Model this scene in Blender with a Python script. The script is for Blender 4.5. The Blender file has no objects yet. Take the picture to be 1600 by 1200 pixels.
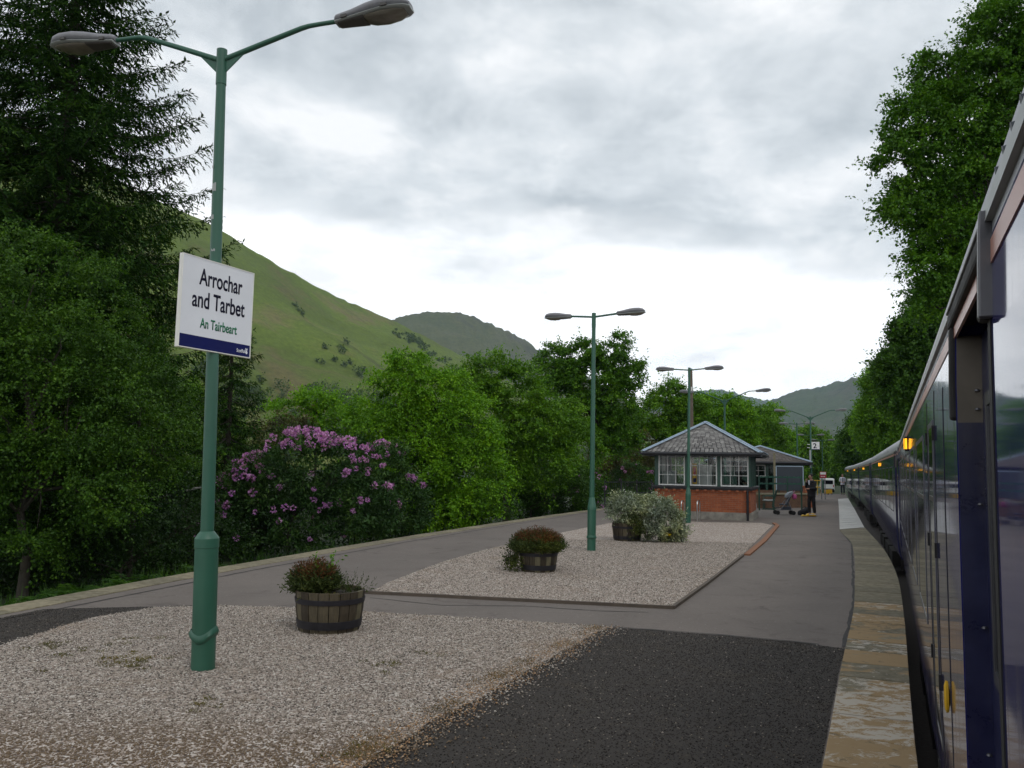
import bpy, bmesh, math, random
import numpy as np
from mathutils import Vector, Matrix, Quaternion, noise
PI = math.pi
rng = np.random.default_rng(7)
random.seed(7)
scene = bpy.context.scene
C = scene.collection

# ------------------------------------------------------------------ camera
F = 1294.0
EYE = 1.85
PITCH = math.atan(131.3 / F)
CAMROT = Matrix.Rotation(PI / 2 + PITCH, 3, 'X') @ Matrix.Rotation(math.radians(1.0), 3, 'Z')
CAM = Vector((0, 0, EYE))
cd = bpy.data.cameras.new('camera')
cam = bpy.data.objects.new('camera', cd)
C.objects.link(cam)
cam.matrix_world = Matrix.Translation(CAM) @ CAMROT.to_4x4()
cd.sensor_width = 36
cd.lens = F / 1600 * 36
cd.clip_start = 0.05
cd.clip_end = 30000
scene.camera = cam


def ray(px, py):
    return CAMROT @ Vector(((px - 800) / F, -(py - 600) / F, -1.0))


def G(px, py, z=0.0):
    """ground point seen in the photograph at px, py"""
    d = ray(px, py)
    return CAM + d * ((z - EYE) / d.z)


def D(px, py, y):
    """point on the line of sight at distance y along the heading"""
    d = ray(px, py)
    return CAM + d * (y / d.y)


# ------------------------------------------------------------------ objects
def tag(o, label=None, cat=None, group=None, kind=None):
    if label: o['label'] = label
    if cat: o['category'] = cat
    if group: o['group'] = group
    if kind: o['kind'] = kind
    return o


def thing(name, label, cat, loc=(0, 0, 0), rz=0.0, group=None, up=None):
    o = bpy.data.objects.new(name, None)
    C.objects.link(o)
    o.empty_display_size = 0.2
    o.location = loc
    if up is not None:
        q = Vector((0, 0, 1)).rotation_difference(up) @ Quaternion((0, 0, 1), rz)
        o.rotation_mode = 'QUATERNION'
        o.rotation_quaternion = q
    else:
        o.rotation_euler = (0, 0, rz)
    return tag(o, label, cat, group)


def kids(o):
    return [c for c in C.objects if c.parent == o]


def copy_tree(o, parent=None):
    c = o.copy()
    C.objects.link(c)
    c.parent = parent
    for ch in kids(o):
        copy_tree(ch, c)
    return c


class MB:
    """collects shapes and links them as ONE mesh object"""

    def __init__(s):
        s.v = []; s.f = []; s.m = []

    def add(s, vs, fs, mi=0):
        n = len(s.v)
        s.v += [tuple(v) for v in vs]
        s.f += [tuple(i + n for i in f) for f in fs]
        s.m += [mi] * len(fs)
        return s

    def box(s, c, d, rot=None, mi=0, taper=1.0):
        x, y, z = d[0] / 2, d[1] / 2, d[2] / 2
        vs = []
        for dz in (-z, z):
            k = taper if dz > 0 else 1.0
            for dx, dy in ((-x, -y), (x, -y), (x, y), (-x, y)):
                p = Vector((dx * k, dy * k, dz))
                if rot is not None: p = rot @ p
                vs.append(p + Vector(c))
        return s.add(vs, [(0, 3, 2, 1), (4, 5, 6, 7), (0, 1, 5, 4), (1, 2, 6, 5), (2, 3, 7, 6), (3, 0, 4, 7)], mi)

    def bar(s, a, b, w, h, mi=0):
        a = Vector(a); b = Vector(b); d = b - a
        rot = d.to_track_quat('Y', 'Z').to_matrix()
        return s.box((a + b) / 2, (w, d.length, h), rot, mi)

    def tube(s, pts, r, n=8, mi=0, cap=True):
        pts = [Vector(p) for p in pts]
        if not hasattr(r, '__len__'): r = [r] * len(pts)
        base = len(s.v)
        ref = None
        for i, p in enumerate(pts):
            a = pts[max(i - 1, 0)]; b = pts[min(i + 1, len(pts) - 1)]
            t = (b - a).normalized()
            if ref is None:
                ref = t.orthogonal().normalized()
            else:
                ref = (ref - t * ref.dot(t))
                ref = ref.normalized() if ref.length > 1e-6 else t.orthogonal().normalized()
            u = ref; w = t.cross(u)
            for k in range(n):
                an = 2 * PI * k / n
                s.v.append(tuple(p + (u * math.cos(an) + w * math.sin(an)) * r[i]))
        for i in range(len(pts) - 1):
            for k in range(n):
                a = base + i * n + k; b = base + i * n + (k + 1) % n
                s.f.append((a, b, b + n, a + n)); s.m.append(mi)
        if cap:
            s.f.append(tuple(base + k for k in range(n))[::-1]); s.m.append(mi)
            e = base + (len(pts) - 1) * n
            s.f.append(tuple(e + k for k in range(n))); s.m.append(mi)
        return s

    def lathe(s, prof, c=(0, 0, 0), n=24, mi=0, sx=1.0, sy=1.0):
        base = len(s.v)
        for r, z in prof:
            for k in range(n):
                an = 2 * PI * k / n
                s.v.append((c[0] + r * math.cos(an) * sx, c[1] + r * math.sin(an) * sy, c[2] + z))
        for i in range(len(prof) - 1):
            for k in range(n):
                a = base + i * n + k; b = base + i * n + (k + 1) % n
                s.f.append((a, b, b + n, a + n)); s.m.append(mi)
        s.f.append(tuple(base + k for k in range(n))[::-1]); s.m.append(mi)
        e = base + (len(prof) - 1) * n
        s.f.append(tuple(e + k for k in range(n))); s.m.append(mi)
        return s

    def ball(s, c, r, n=10, m=7, mi=0, sc=(1, 1, 1)):
        prof = [(max(math.sin(PI * i / m), 0.02) * r, -math.cos(PI * i / m) * r * sc[2]) for i in range(m + 1)]
        return s.lathe(prof, c, n, mi, sc[0], sc[1])

    def prism(s, poly, y0, y1, mi=0, axis='y'):
        """extrude a polygon (a, z) along y (or poly (a, b) along z)"""
        n = len(poly)
        if axis == 'y':
            vs = [(a, y0, z) for a, z in poly] + [(a, y1, z) for a, z in poly]
        elif axis == 'x':
            vs = [(y0, a, z) for a, z in poly] + [(y1, a, z) for a, z in poly]
        else:
            vs = [(a, b, y0) for a, b in poly] + [(a, b, y1) for a, b in poly]
        fs = [(i, (i + 1) % n, (i + 1) % n + n, i + n) for i in range(n)]
        fs += [tuple(range(n))[::-1], tuple(range(n, 2 * n))]
        return s.add(vs, fs, mi)

    def build(s, name, mat, parent=None, smooth=False, bevel=0.0, auto=None):
        me = bpy.data.meshes.new(name)
        me.from_pydata(s.v, [], s.f)
        mats = mat if isinstance(mat, (list, tuple)) else [mat]
        for m in mats: me.materials.append(m)
        if len(mats) > 1:
            me.polygons.foreach_set('material_index', s.m)
        bm = bmesh.new(); bm.from_mesh(me)
        bmesh.ops.recalc_face_normals(bm, faces=bm.faces)
        bm.to_mesh(me); bm.free()
        if smooth:
            me.polygons.foreach_set('use_smooth', [True] * len(me.polygons))
            me.set_sharp_from_angle(angle=math.radians(auto or 40))
        me.update()
        o = bpy.data.objects.new(name, me)
        C.objects.link(o)
        if parent is not None: o.parent = parent
        if bevel:
            b = o.modifiers.new('bevel', 'BEVEL')
            b.width = bevel; b.segments = 2; b.limit_method = 'ANGLE'
        return o


def np_mesh(name, V, k, mat, parent=None, smooth=False):
    """V: (n, k, 3) separate k-gons"""
    n = V.shape[0]
    me = bpy.data.meshes.new(name)
    me.vertices.add(n * k)
    me.vertices.foreach_set('co', V.reshape(-1).astype(np.float32))
    me.loops.add(n * k)
    me.loops.foreach_set('vertex_index', np.arange(n * k, dtype=np.int32))
    me.polygons.add(n)
    me.polygons.foreach_set('loop_start', np.arange(0, n * k, k, dtype=np.int32))
    me.materials.append(mat)
    me.update(calc_edges=True)
    me.validate()
    o = bpy.data.objects.new(name, me)
    C.objects.link(o)
    if parent is not None: o.parent = parent
    return o


# ------------------------------------------------------------------ materials
def new_mat(name):
    m = bpy.data.materials.new(name)
    m.use_nodes = True
    nt = m.node_tree
    for n in list(nt.nodes): nt.nodes.remove(n)
    out = nt.nodes.new('ShaderNodeOutputMaterial')
    return m, nt, out


def nd(nt, t, **kw):
    n = nt.nodes.new(t)
    for k, v in kw.items():
        if k in n.inputs and not hasattr(n, k):
            n.inputs[k].default_value = v
        else:
            setattr(n, k, v)
    return n


def ramp(nt, fac, stops, interp='LINEAR'):
    r = nt.nodes.new('ShaderNodeValToRGB')
    r.color_ramp.interpolation = interp
    e = r.color_ramp.elements
    while len(e) > 1: e.remove(e[-1])
    e[0].position = stops[0][0]; e[0].color = (*stops[0][1], 1)
    for p, c in stops[1:]:
        x = e.new(p); x.color = (*c, 1)
    nt.links.new(fac, r.inputs['Fac'])
    return r.outputs['Color']


def noise_tex(nt, vec, scale, detail=6, rough=0.55, dist=0.0):
    n = nt.nodes.new('ShaderNodeTexNoise')
    n.inputs['Scale'].default_value = scale
    n.inputs['Detail'].default_value = detail
    n.inputs['Roughness'].default_value = rough
    n.inputs['Distortion'].default_value = dist
    if vec is not None: nt.links.new(vec, n.inputs['Vector'])
    return n.outputs['Fac']


def mixc(nt, fac, a, b, mode='MIX'):
    m = nt.nodes.new('ShaderNodeMix')
    m.data_type = 'RGBA'; m.blend_type = mode
    for sock, v in ((m.inputs[0], fac), (m.inputs[6], a), (m.inputs[7], b)):
        if isinstance(v, (int, float)): sock.default_value = v
        elif isinstance(v, tuple): sock.default_value = (*v, 1)
        else: nt.links.new(v, sock)
    return m.outputs[2]


def coords(nt, kind='Object', scale=None):
    t = nt.nodes.new('ShaderNodeTexCoord')
    o = t.outputs[kind]
    if scale:
        mp = nt.nodes.new('ShaderNodeMapping')
        mp.inputs['Scale'].default_value = scale
        nt.links.new(o, mp.inputs['Vector'])
        o = mp.outputs['Vector']
    return o


def bump(nt, h, strength=0.3, dist=0.01):
    b = nt.nodes.new('ShaderNodeBump')
    b.inputs['Strength'].default_value = strength
    b.inputs['Distance'].default_value = dist
    nt.links.new(h, b.inputs['Height'])
    return b.outputs['Normal']


def principled(nt, out, col, rough=0.6, metal=0.0, normal=None, spec=0.5, coat=0.0):
    p = nt.nodes.new('ShaderNodeBsdfPrincipled')
    for sock, v in ((p.inputs['Base Color'], col), (p.inputs['Roughness'], rough)):
        if isinstance(v, tuple): sock.default_value = (*v, 1)
        elif isinstance(v, (int, float)): sock.default_value = v
        else: nt.links.new(v, sock)
    p.inputs['Metallic'].default_value = metal
    p.inputs['Specular IOR Level'].default_value = spec
    if coat: p.inputs['Coat Weight'].default_value = coat; p.inputs['Coat Roughness'].default_value = 0.04
    if normal is not None: nt.links.new(normal, p.inputs['Normal'])
    nt.links.new(p.outputs[0], out.inputs['Surface'])
    return p


def simple(name, col, rough=0.6, metal=0.0, var=0.15, scale=6.0, bumps=0.0, spec=0.5, dirt=None, coat=0.0):
    m, nt, out = new_mat(name)
    c = coords(nt)
    n = noise_tex(nt, c, scale, 8, 0.6)
    lo = tuple(max(x * (1 - var), 0) for x in col); hi = tuple(min(x * (1 + var), 1) for x in col)
    cc = ramp(nt, n, [(0.3, lo), (0.7, hi)])
    if dirt:
        n2 = noise_tex(nt, c, scale * 0.7, 10, 0.7, 0.5)
        mask = ramp(nt, n2, [(dirt[1], (0, 0, 0)), (min(dirt[1] + 0.12, 1), (1, 1, 1))])
        cc = mixc(nt, mask, cc, dirt[0])
    nm = bump(nt, noise_tex(nt, c, scale * 8, 6), bumps, 0.01) if bumps else None
    rr = ramp(nt, n, [(0.3, (rough * 0.85,) * 3), (0.7, (min(rough * 1.15, 1),) * 3)])
    principled(nt, out, cc, rr, metal, nm, spec, coat)
    return m


def leaf_mat(name, cols, rough=0.45, trans=0.24, spec=0.35, patch=0.9, vary=True):
    """per-leaf colour differences plus broad patches of younger growth"""
    m, nt, out = new_mat(name)
    g = nt.nodes.new('ShaderNodeNewGeometry')
    cc = ramp(nt, g.outputs['Random Per Island'], [(i / (len(cols) - 1), c) for i, c in enumerate(cols)])
    n = noise_tex(nt, coords(nt), patch, 4, 0.6)
    f = ramp(nt, n, [(0.32, (0.55, 0.60, 0.75)), (0.5, (0.95, 0.97, 1.0)), (0.68, (1.5, 1.34, 0.9))])
    if vary: cc = mixc(nt, 1.0, cc, f, 'MULTIPLY')
    p = principled(nt, out, cc, rough + 0.1, 0, None, spec * 0.7)
    t = nt.nodes.new('ShaderNodeBsdfTranslucent')
    tc = mixc(nt, 1.0, cc, (1.5, 1.6, 0.7), 'MULTIPLY')
    nt.links.new(tc, t.inputs['Color'])
    mx = nt.nodes.new('ShaderNodeMixShader')
    mx.inputs[0].default_value = trans
    nt.links.new(p.outputs[0], mx.inputs[1]); nt.links.new(t.outputs[0], mx.inputs[2])
    nt.links.new(mx.outputs[0], out.inputs['Surface'])
    return m


M = {}


def asphalt(name, base, speck, stain, sc=1.0, rough=0.85):
    m, nt, out = new_mat(name)
    c = coords(nt)
    big = noise_tex(nt, c, 0.45, 8, 0.65, 0.6)
    fine = noise_tex(nt, c, 120 * sc, 4, 0.7)
    v = nt.nodes.new('ShaderNodeTexVoronoi'); v.inputs['Scale'].default_value = 45 * sc
    nt.links.new(c, v.inputs['Vector'])
    cc = ramp(nt, big, [(0.3, tuple(x * 0.70 for x in base)), (0.5, base), (0.72, tuple(x * 1.28 for x in base))])
    mid = noise_tex(nt, c, 14, 8, 0.75, 0.3)
    cc = mixc(nt, 1.0, cc, ramp(nt, mid, [(0.3, (0.78, 0.78, 0.78)), (0.7, (1.22, 1.2, 1.18))]), 'MULTIPLY')
    cc = mixc(nt, ramp(nt, fine, [(0.35, (0, 0, 0)), (0.75, (1, 1, 1))]), cc, tuple(min(1, x * 1.5) for x in base))
    spk = ramp(nt, v.outputs['Color'], [(0.86, (0, 0, 0)), (0.95, (1, 1, 1))])
    near = ramp(nt, v.outputs['Distance'], [(0.25, (1, 1, 1)), (0.4, (0, 0, 0))])
    cc = mixc(nt, mixc(nt, 1.0, spk, near, 'MULTIPLY'), cc, speck)
    st = noise_tex(nt, c, 1.6, 8, 0.7, 1.0)
    cc = mixc(nt, ramp(nt, st, [(0.55, (0, 0, 0)), (0.70, (0.9, 0.9, 0.9))]), cc, stain)
    principled(nt, out, cc, rough, 0, bump(nt, fine, 0.5, 0.006), 0.35)
    return m


M['asphalt'] = asphalt('worn_asphalt', (0.120, 0.103, 0.091), (0.34, 0.31, 0.28), (0.080, 0.064, 0.058))
M['dark_asphalt'] = asphalt('dark_asphalt', (0.027, 0.0225, 0.019), (0.36, 0.32, 0.25), (0.042, 0.032, 0.021))


def gravel_mat():
    m, nt, out = new_mat('gravel')
    c = coords(nt)
    v = nt.nodes.new('ShaderNodeTexVoronoi'); v.inputs['Scale'].default_value = 48
    nt.links.new(c, v.inputs['Vector'])
    sep = nt.nodes.new('ShaderNodeSeparateColor'); nt.links.new(v.outputs['Color'], sep.inputs[0])
    cc = ramp(nt, sep.outputs[0], [(0, (0.09, 0.07, 0.058)), (0.25, (0.25, 0.195, 0.16)), (0.5, (0.39, 0.315, 0.265)), (0.75, (0.49, 0.42, 0.365)), (1, (0.62, 0.57, 0.52))])
    n = noise_tex(nt, c, 0.8, 6, 0.65, 0.5)
    cc = mixc(nt, ramp(nt, n, [(0.55, (0, 0, 0)), (0.75, (0.6, 0.6, 0.6))]), cc, (0.26, 0.18, 0.11))
    edge = ramp(nt, v.outputs['Distance'], [(0.3, (1, 1, 1)), (0.75, (0.5, 0.48, 0.46))])
    h = nt.nodes.new('ShaderNodeMath'); h.operation = 'SUBTRACT'; h.inputs[0].default_value = 1
    nt.links.new(v.outputs['Distance'], h.inputs[1])
    principled(nt, out, cc, 0.85, 0, bump(nt, h.outputs[0], 0.9, 0.02), 0.3)
    return m


M['gravel'] = gravel_mat()


def stone_mat():
    m, nt, out = new_mat('stone_chips')
    g = nt.nodes.new('ShaderNodeNewGeometry')
    cc = ramp(nt, g.outputs['Random Per Island'], [(0, (0.055, 0.047, 0.040)), (0.22, (0.17, 0.145, 0.122)), (0.5, (0.315, 0.27, 0.228)), (0.85, (0.43, 0.38, 0.325)), (1, (0.64, 0.60, 0.54))])
    n = noise_tex(nt, coords(nt), 0.9, 6, 0.65, 0.5)
    cc = mixc(nt, ramp(nt, n, [(0.56, (0, 0, 0)), (0.74, (0.55, 0.55, 0.55))]), cc, (0.28, 0.19, 0.11))
    # rusty brown chips where the bed runs out towards the corner nearest the camera
    sp = nt.nodes.new('ShaderNodeSeparateXYZ'); nt.links.new(coords(nt), sp.inputs[0])
    a = nt.nodes.new('ShaderNodeMath'); a.operation = 'MULTIPLY_ADD'
    nt.links.new(n, a.inputs[0]); a.inputs[1].default_value = 1.6
    nt.links.new(sp.outputs[1], a.inputs[2])
    mr = nt.nodes.new('ShaderNodeMapRange')
    nt.links.new(a.outputs[0], mr.inputs[0])
    mr.inputs[1].default_value = 7.25; mr.inputs[2].default_value = 6.4
    mr.inputs[3].default_value = 0; mr.inputs[4].default_value = 0.85
    cc = mixc(nt, mr.outputs[0], cc, (0.15, 0.10, 0.055))
    principled(nt, out, cc, 0.8, 0, None, 0.3)
    return m


M['stones'] = stone_mat()


def chip_mat(name, cols):
    m, nt, out = new_mat(name)
    g = nt.nodes.new('ShaderNodeNewGeometry')
    principled(nt, out, ramp(nt, g.outputs['Random Per Island'], cols), 0.85, 0, None, 0.25)
    return m


M['rusty_stones'] = chip_mat('rusty_stone_chips', [(0, (0.16, 0.085, 0.04)), (0.4, (0.34, 0.20, 0.10)), (0.8, (0.46, 0.30, 0.17)), (1, (0.55, 0.42, 0.30))])
M['aggregate'] = chip_mat('tarmac_stone_chips', [(0, (0.010, 0.009, 0.008)), (0.5, (0.026, 0.022, 0.019)), (0.85, (0.055, 0.046, 0.038)), (0.97, (0.10, 0.085, 0.07)), (1, (0.28, 0.25, 0.20))])
M['tar'] = simple('tar_joint', (0.022, 0.019, 0.018), 0.8, 0, 0.3, 6)


def coping_mat(name, paint):
    m, nt, out = new_mat(name)
    c = coords(nt)
    g = nt.nodes.new('ShaderNodeNewGeometry')
    n1 = noise_tex(nt, c, 9, 10, 0.7, 0.4)
    base = ramp(nt, n1, [(0.3, (0.115, 0.10, 0.065)), (0.5, (0.19, 0.168, 0.115)), (0.72, (0.28, 0.25, 0.185))])
    isl = ramp(nt, g.outputs['Random Per Island'], [(0, (0.78, 0.78, 0.76)), (1, (1.15, 1.13, 1.08))])
    cc = mixc(nt, 1.0, base, isl, 'MULTIPLY')
    if paint:
        # old ochre and white edge paint, worn through in flakes
        def per_slab(n_, gain, seed):
            mu = nt.nodes.new('ShaderNodeMath'); mu.operation = 'MULTIPLY'; nt.links.new(g.outputs['Random Per Island'], mu.inputs[0]); mu.inputs[1].default_value = seed
            fr_ = nt.nodes.new('ShaderNodeMath'); fr_.operation = 'FRACT'; nt.links.new(mu.outputs[0], fr_.inputs[0])
            ma = nt.nodes.new('ShaderNodeMath'); ma.operation = 'MULTIPLY_ADD'; nt.links.new(fr_.outputs[0], ma.inputs[0]); ma.inputs[1].default_value = gain; nt.links.new(n_, ma.inputs[2])
            return ma.outputs[0]
        st = coords(nt, scale=(1.0, 1.7, 1.0))
        n2 = noise_tex(nt, st, 1.5, 10, 0.66, 0.3)
        cc = mixc(nt, ramp(nt, per_slab(n2, 0.30, 1.0), [(0.55, (0, 0, 0)), (0.60, (0.85, 0.85, 0.85))]), cc, (0.30, 0.20, 0.095))
        st2 = coords(nt, scale=(1.0, 1.3, 1.0))
        n3 = noise_tex(nt, st2, 5.5, 14, 0.78, 0.6)
        cc = mixc(nt, ramp(nt, per_slab(n3, 0.26, 7.31), [(0.725, (0, 0, 0)), (0.765, (0.85, 0.85, 0.85))]), cc, (0.46, 0.42, 0.355))
        n4 = noise_tex(nt, c, 6.0, 12, 0.75, 0.5)
        cc = mixc(nt, ramp(nt, per_slab(n4, 0.2, 13.7), [(0.66, (0, 0, 0)), (0.74, (0.75, 0.75, 0.75))]), cc, (0.085, 0.075, 0.050))
    principled(nt, out, cc, 0.85, 0, bump(nt, n1, 0.4, 0.006), 0.3)
    return m


M['coping'] = coping_mat('coping_stone', False)
M['coping_painted'] = coping_mat('coping_painted', True)
M['boards'] = simple('pale_boards', (0.46, 0.45, 0.42), 0.7, 0, 0.2, 3)
M['concrete'] = simple('platform_wall', (0.20, 0.18, 0.15), 0.9, 0, 0.3, 2, 0.3)
M['ballast'] = simple('ballast', (0.075, 0.065, 0.06), 0.95, 0, 0.5, 25, 0.8)
M['timber_edge'] = simple('timber_edging', (0.085, 0.066, 0.05), 0.85, 0, 0.3, 8, 0.3)
M['rust_edge'] = simple('terracotta_edging', (0.22, 0.095, 0.045), 0.85, 0, 0.3, 8, 0.3)
M['grass'] = simple('rough_grass', (0.022, 0.038, 0.010), 0.95, 0, 0.5, 0.6, 0.5)
M['green_paint'] = simple('green_gloss_paint', (0.024, 0.098, 0.062), 0.42, 0, 0.10, 3, 0.05, dirt=((0.05, 0.115, 0.085), 0.66))
M['dark_green'] = simple('dark_green_paint', (0.018, 0.062, 0.043), 0.45, 0, 0.15, 3)
M['black_paint'] = simple('black_paint', (0.012, 0.013, 0.017), 0.45, 0, 0.2, 4)
M['lamp_grey'] = simple('lamp_shell', (0.20, 0.20, 0.215), 0.5, 0, 0.14, 9, dirt=((0.10, 0.095, 0.095), 0.62))
M['lamp_rim'] = simple('lamp_rim', (0.30, 0.32, 0.31), 0.45, 0, 0.1, 6)
M['lamp_under'] = simple('lamp_underside', (0.06, 0.055, 0.05), 0.5, 0, 0.2, 9)
M['lamp_bowl'] = simple('lamp_bowl', (0.16, 0.145, 0.115), 0.12, 0, 0.2, 9)
M['sign_white'] = simple('sign_white', (0.68, 0.69, 0.72), 0.42, 0, 0.05, 2, dirt=((0.52, 0.53, 0.54), 0.68))
M['sign_edge'] = simple('sign_edge', (0.72, 0.71, 0.66), 0.5, 0, 0.06, 4)
M['sign_blue'] = simple('sign_blue', (0.005, 0.009, 0.085), 0.6, 0, 0.1, 3, spec=0.15)
M['ink'] = simple('sign_ink', (0.006, 0.006, 0.022), 0.6, 0, 0.05, 3, spec=0.15)
M['gaelic'] = simple('sign_green_ink', (0.016, 0.16, 0.075), 0.6, 0, 0.05, 3, spec=0.15)
M['white'] = simple('white_paint', (0.70, 0.70, 0.68), 0.5, 0, 0.06, 4)
M['white_print'] = simple('white_print', (0.75, 0.76, 0.80), 0.5, 0, 0.03, 4)
M['red'] = simple('red_paint', (0.36, 0.020, 0.035), 0.45, 0, 0.08, 4)
M['yellow'] = simple('yellow_plastic', (0.62, 0.36, 0.015), 0.5, 0, 0.1, 6)
M['steel'] = simple('brushed_steel', (0.55, 0.55, 0.54), 0.3, 1.0, 0.08, 8)
M['wood_post'] = simple('weathered_post', (0.20, 0.18, 0.115), 0.85, 0, 0.25, 5, 0.3)
M['pole_wood'] = simple('telegraph_wood', (0.13, 0.10, 0.075), 0.85, 0, 0.3, 4, 0.3)
M['bark'] = simple('bark', (0.040, 0.034, 0.024), 0.95, 0, 0.4, 6, 0.8)
M['soil'] = simple('soil', (0.030, 0.022, 0.015), 0.95, 0, 0.4, 20, 0.8)
M['iron'] = simple('barrel_iron', (0.020, 0.019, 0.024), 0.6, 0.3, 0.35, 9, dirt=((0.05, 0.028, 0.018), 0.66))
M['dark_grey'] = simple('dark_board', (0.030, 0.040, 0.052), 0.55, 0, 0.12, 2)
M['lead'] = simple('lead_flashing', (0.30, 0.38, 0.46), 0.5, 0, 0.15, 5)
M['stone'] = simple('plinth_stone', (0.23, 0.215, 0.185), 0.9, 0, 0.35, 5, 0.5)
M['interior'] = simple('interior', (0.10, 0.095, 0.085), 0.8, 0, 0.1, 3)
M['skin'] = simple('skin', (0.42, 0.24, 0.17), 0.5, 0, 0.08, 12)
M['black_cloth'] = simple('black_cloth', (0.008, 0.008, 0.010), 0.85, 0, 0.3, 20)
M['navy_cloth'] = simple('navy_cloth', (0.014, 0.015, 0.028), 0.8, 0, 0.2, 20)
M['white_cloth'] = simple('white_cloth', (0.62, 0.63, 0.70), 0.8, 0, 0.08, 12)
M['hair'] = simple('dark_hair', (0.018, 0.012, 0.009), 0.6, 0, 0.3, 30)
M['hair_grey'] = simple('grey_hair', (0.17, 0.13, 0.10), 0.6, 0, 0.3, 30)
M['rubber'] = simple('rubber', (0.012, 0.012, 0.013), 0.7, 0, 0.2, 12)
M['pram_cloth'] = simple('pram_cloth', (0.045, 0.055, 0.075), 0.8, 0, 0.5, 30)
M['pram_hood'] = simple('pram_hood', (0.20, 0.22, 0.25), 0.7, 0, 0.3, 18)
M['pink'] = simple('pink_cloth', (0.58, 0.11, 0.30), 0.7, 0, 0.15, 15)
M['eye'] = simple('eye_dark', (0.01, 0.01, 0.01), 0.3, 0, 0.0, 3)
M['glass_dark'] = simple('tinted_window', (0.006, 0.007, 0.008), 0.04, 0, 0.0, 3, spec=0.6)


def glass_mat(name, tint, base=0.05):
    m, nt, out = new_mat(name)
    t = nt.nodes.new('ShaderNodeBsdfTransparent'); t.inputs[0].default_value = (*tint, 1)
    g = nt.nodes.new('ShaderNodeBsdfGlossy'); g.inputs['Roughness'].default_value = 0.02
    fr = nt.nodes.new('ShaderNodeFresnel'); fr.inputs[0].default_value = 1.45
    mx = nt.nodes.new('ShaderNodeMixShader')
    nt.links.new(fr.outputs[0], mx.inputs[0]); nt.links.new(t.outputs[0], mx.inputs[1]); nt.links.new(g.outputs[0], mx.inputs[2])
    nt.links.new(mx.outputs[0], out.inputs['Surface'])
    return m


M['pane'] = glass_mat('window_glass', (0.80, 0.84, 0.83))


def brick_mat(name, c1, c2, mortar, sc=1.0):
    m, nt, out = new_mat(name)
    c = coords(nt)
    sp = nt.nodes.new('ShaderNodeSeparateXYZ'); nt.links.new(c, sp.inputs[0])
    ad = nt.nodes.new('ShaderNodeMath'); ad.operation = 'ADD'
    nt.links.new(sp.outputs[0], ad.inputs[0]); nt.links.new(sp.outputs[1], ad.inputs[1])
    cb = nt.nodes.new('ShaderNodeCombineXYZ')
    nt.links.new(ad.outputs[0], cb.inputs[0]); nt.links.new(sp.outputs[2], cb.inputs[1])
    b = nt.nodes.new('ShaderNodeTexBrick')
    nt.links.new(cb.outputs[0], b.inputs['Vector'])
    b.inputs['Scale'].default_value = 1.0
    b.inputs['Brick Width'].default_value = 0.225 * sc; b.inputs['Row Height'].default_value = 0.075 * sc
    b.inputs['Mortar Size'].default_value = 0.006; b.inputs['Color1'].default_value = (*c1, 1); b.inputs['Color2'].default_value = (*c2, 1)
    b.inputs['Mortar'].default_value = (*mortar, 1)
    n = noise_tex(nt, c, 2.2, 8, 0.65)
    cc = mixc(nt, 1.0, b.outputs['Color'], ramp(nt, n, [(0.3, (0.75, 0.75, 0.75)), (0.7, (1.2, 1.15, 1.1))]), 'MULTIPLY')
    principled(nt, out, cc, 0.85, 0, bump(nt, b.outputs['Fac'], -0.3, 0.006), 0.3)
    return m


M['brick'] = brick_mat('red_brick', (0.34, 0.105, 0.042), (0.26, 0.070, 0.030), (0.24, 0.14, 0.10))
M['brick_brown'] = brick_mat('brown_brick', (0.17, 0.10, 0.06), (0.13, 0.07, 0.045), (0.12, 0.10, 0.08))


def slate_mat(name, cols):
    m, nt, out = new_mat(name)
    g = nt.nodes.new('ShaderNodeNewGeometry')
    cc = ramp(nt, g.outputs['Random Per Island'], [(i / (len(cols) - 1), c) for i, c in enumerate(cols)])
    n = noise_tex(nt, coords(nt), 3, 8, 0.7, 0.3)
    cc = mixc(nt, ramp(nt, n, [(0.52, (0, 0, 0)), (0.7, (0.6, 0.6, 0.6))]), cc, tuple(x * 0.55 for x in cols[1]))
    principled(nt, out, cc, 0.75, 0, None, 0.4)
    return m


M['slate'] = slate_mat('roof_slates', [(0.115, 0.108, 0.105), (0.175, 0.168, 0.162), (0.225, 0.218, 0.208), (0.29, 0.28, 0.265)])
M['slate_dark'] = slate_mat('mossy_slates', [(0.075, 0.062, 0.055), (0.11, 0.095, 0.085), (0.15, 0.13, 0.115)])


def stave_mat():
    m, nt, out = new_mat('oak_staves')
    g = nt.nodes.new('ShaderNodeNewGeometry')
    cc = ramp(nt, g.outputs['Random Per Island'], [(0, (0.032, 0.025, 0.017)), (0.4, (0.066, 0.052, 0.034)), (0.75, (0.11, 0.092, 0.058)), (1, (0.15, 0.135, 0.085))])
    n = noise_tex(nt, coords(nt, scale=(14, 14, 1.5)), 3, 8, 0.7)
    cc = mixc(nt, 1.0, cc, ramp(nt, n, [(0.3, (0.6, 0.6, 0.6)), (0.7, (1.3, 1.3, 1.25))]), 'MULTIPLY')
    principled(nt, out, cc, 0.8, 0, bump(nt, n, 0.4, 0.005), 0.3)
    return m


M['staves'] = stave_mat()


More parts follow.
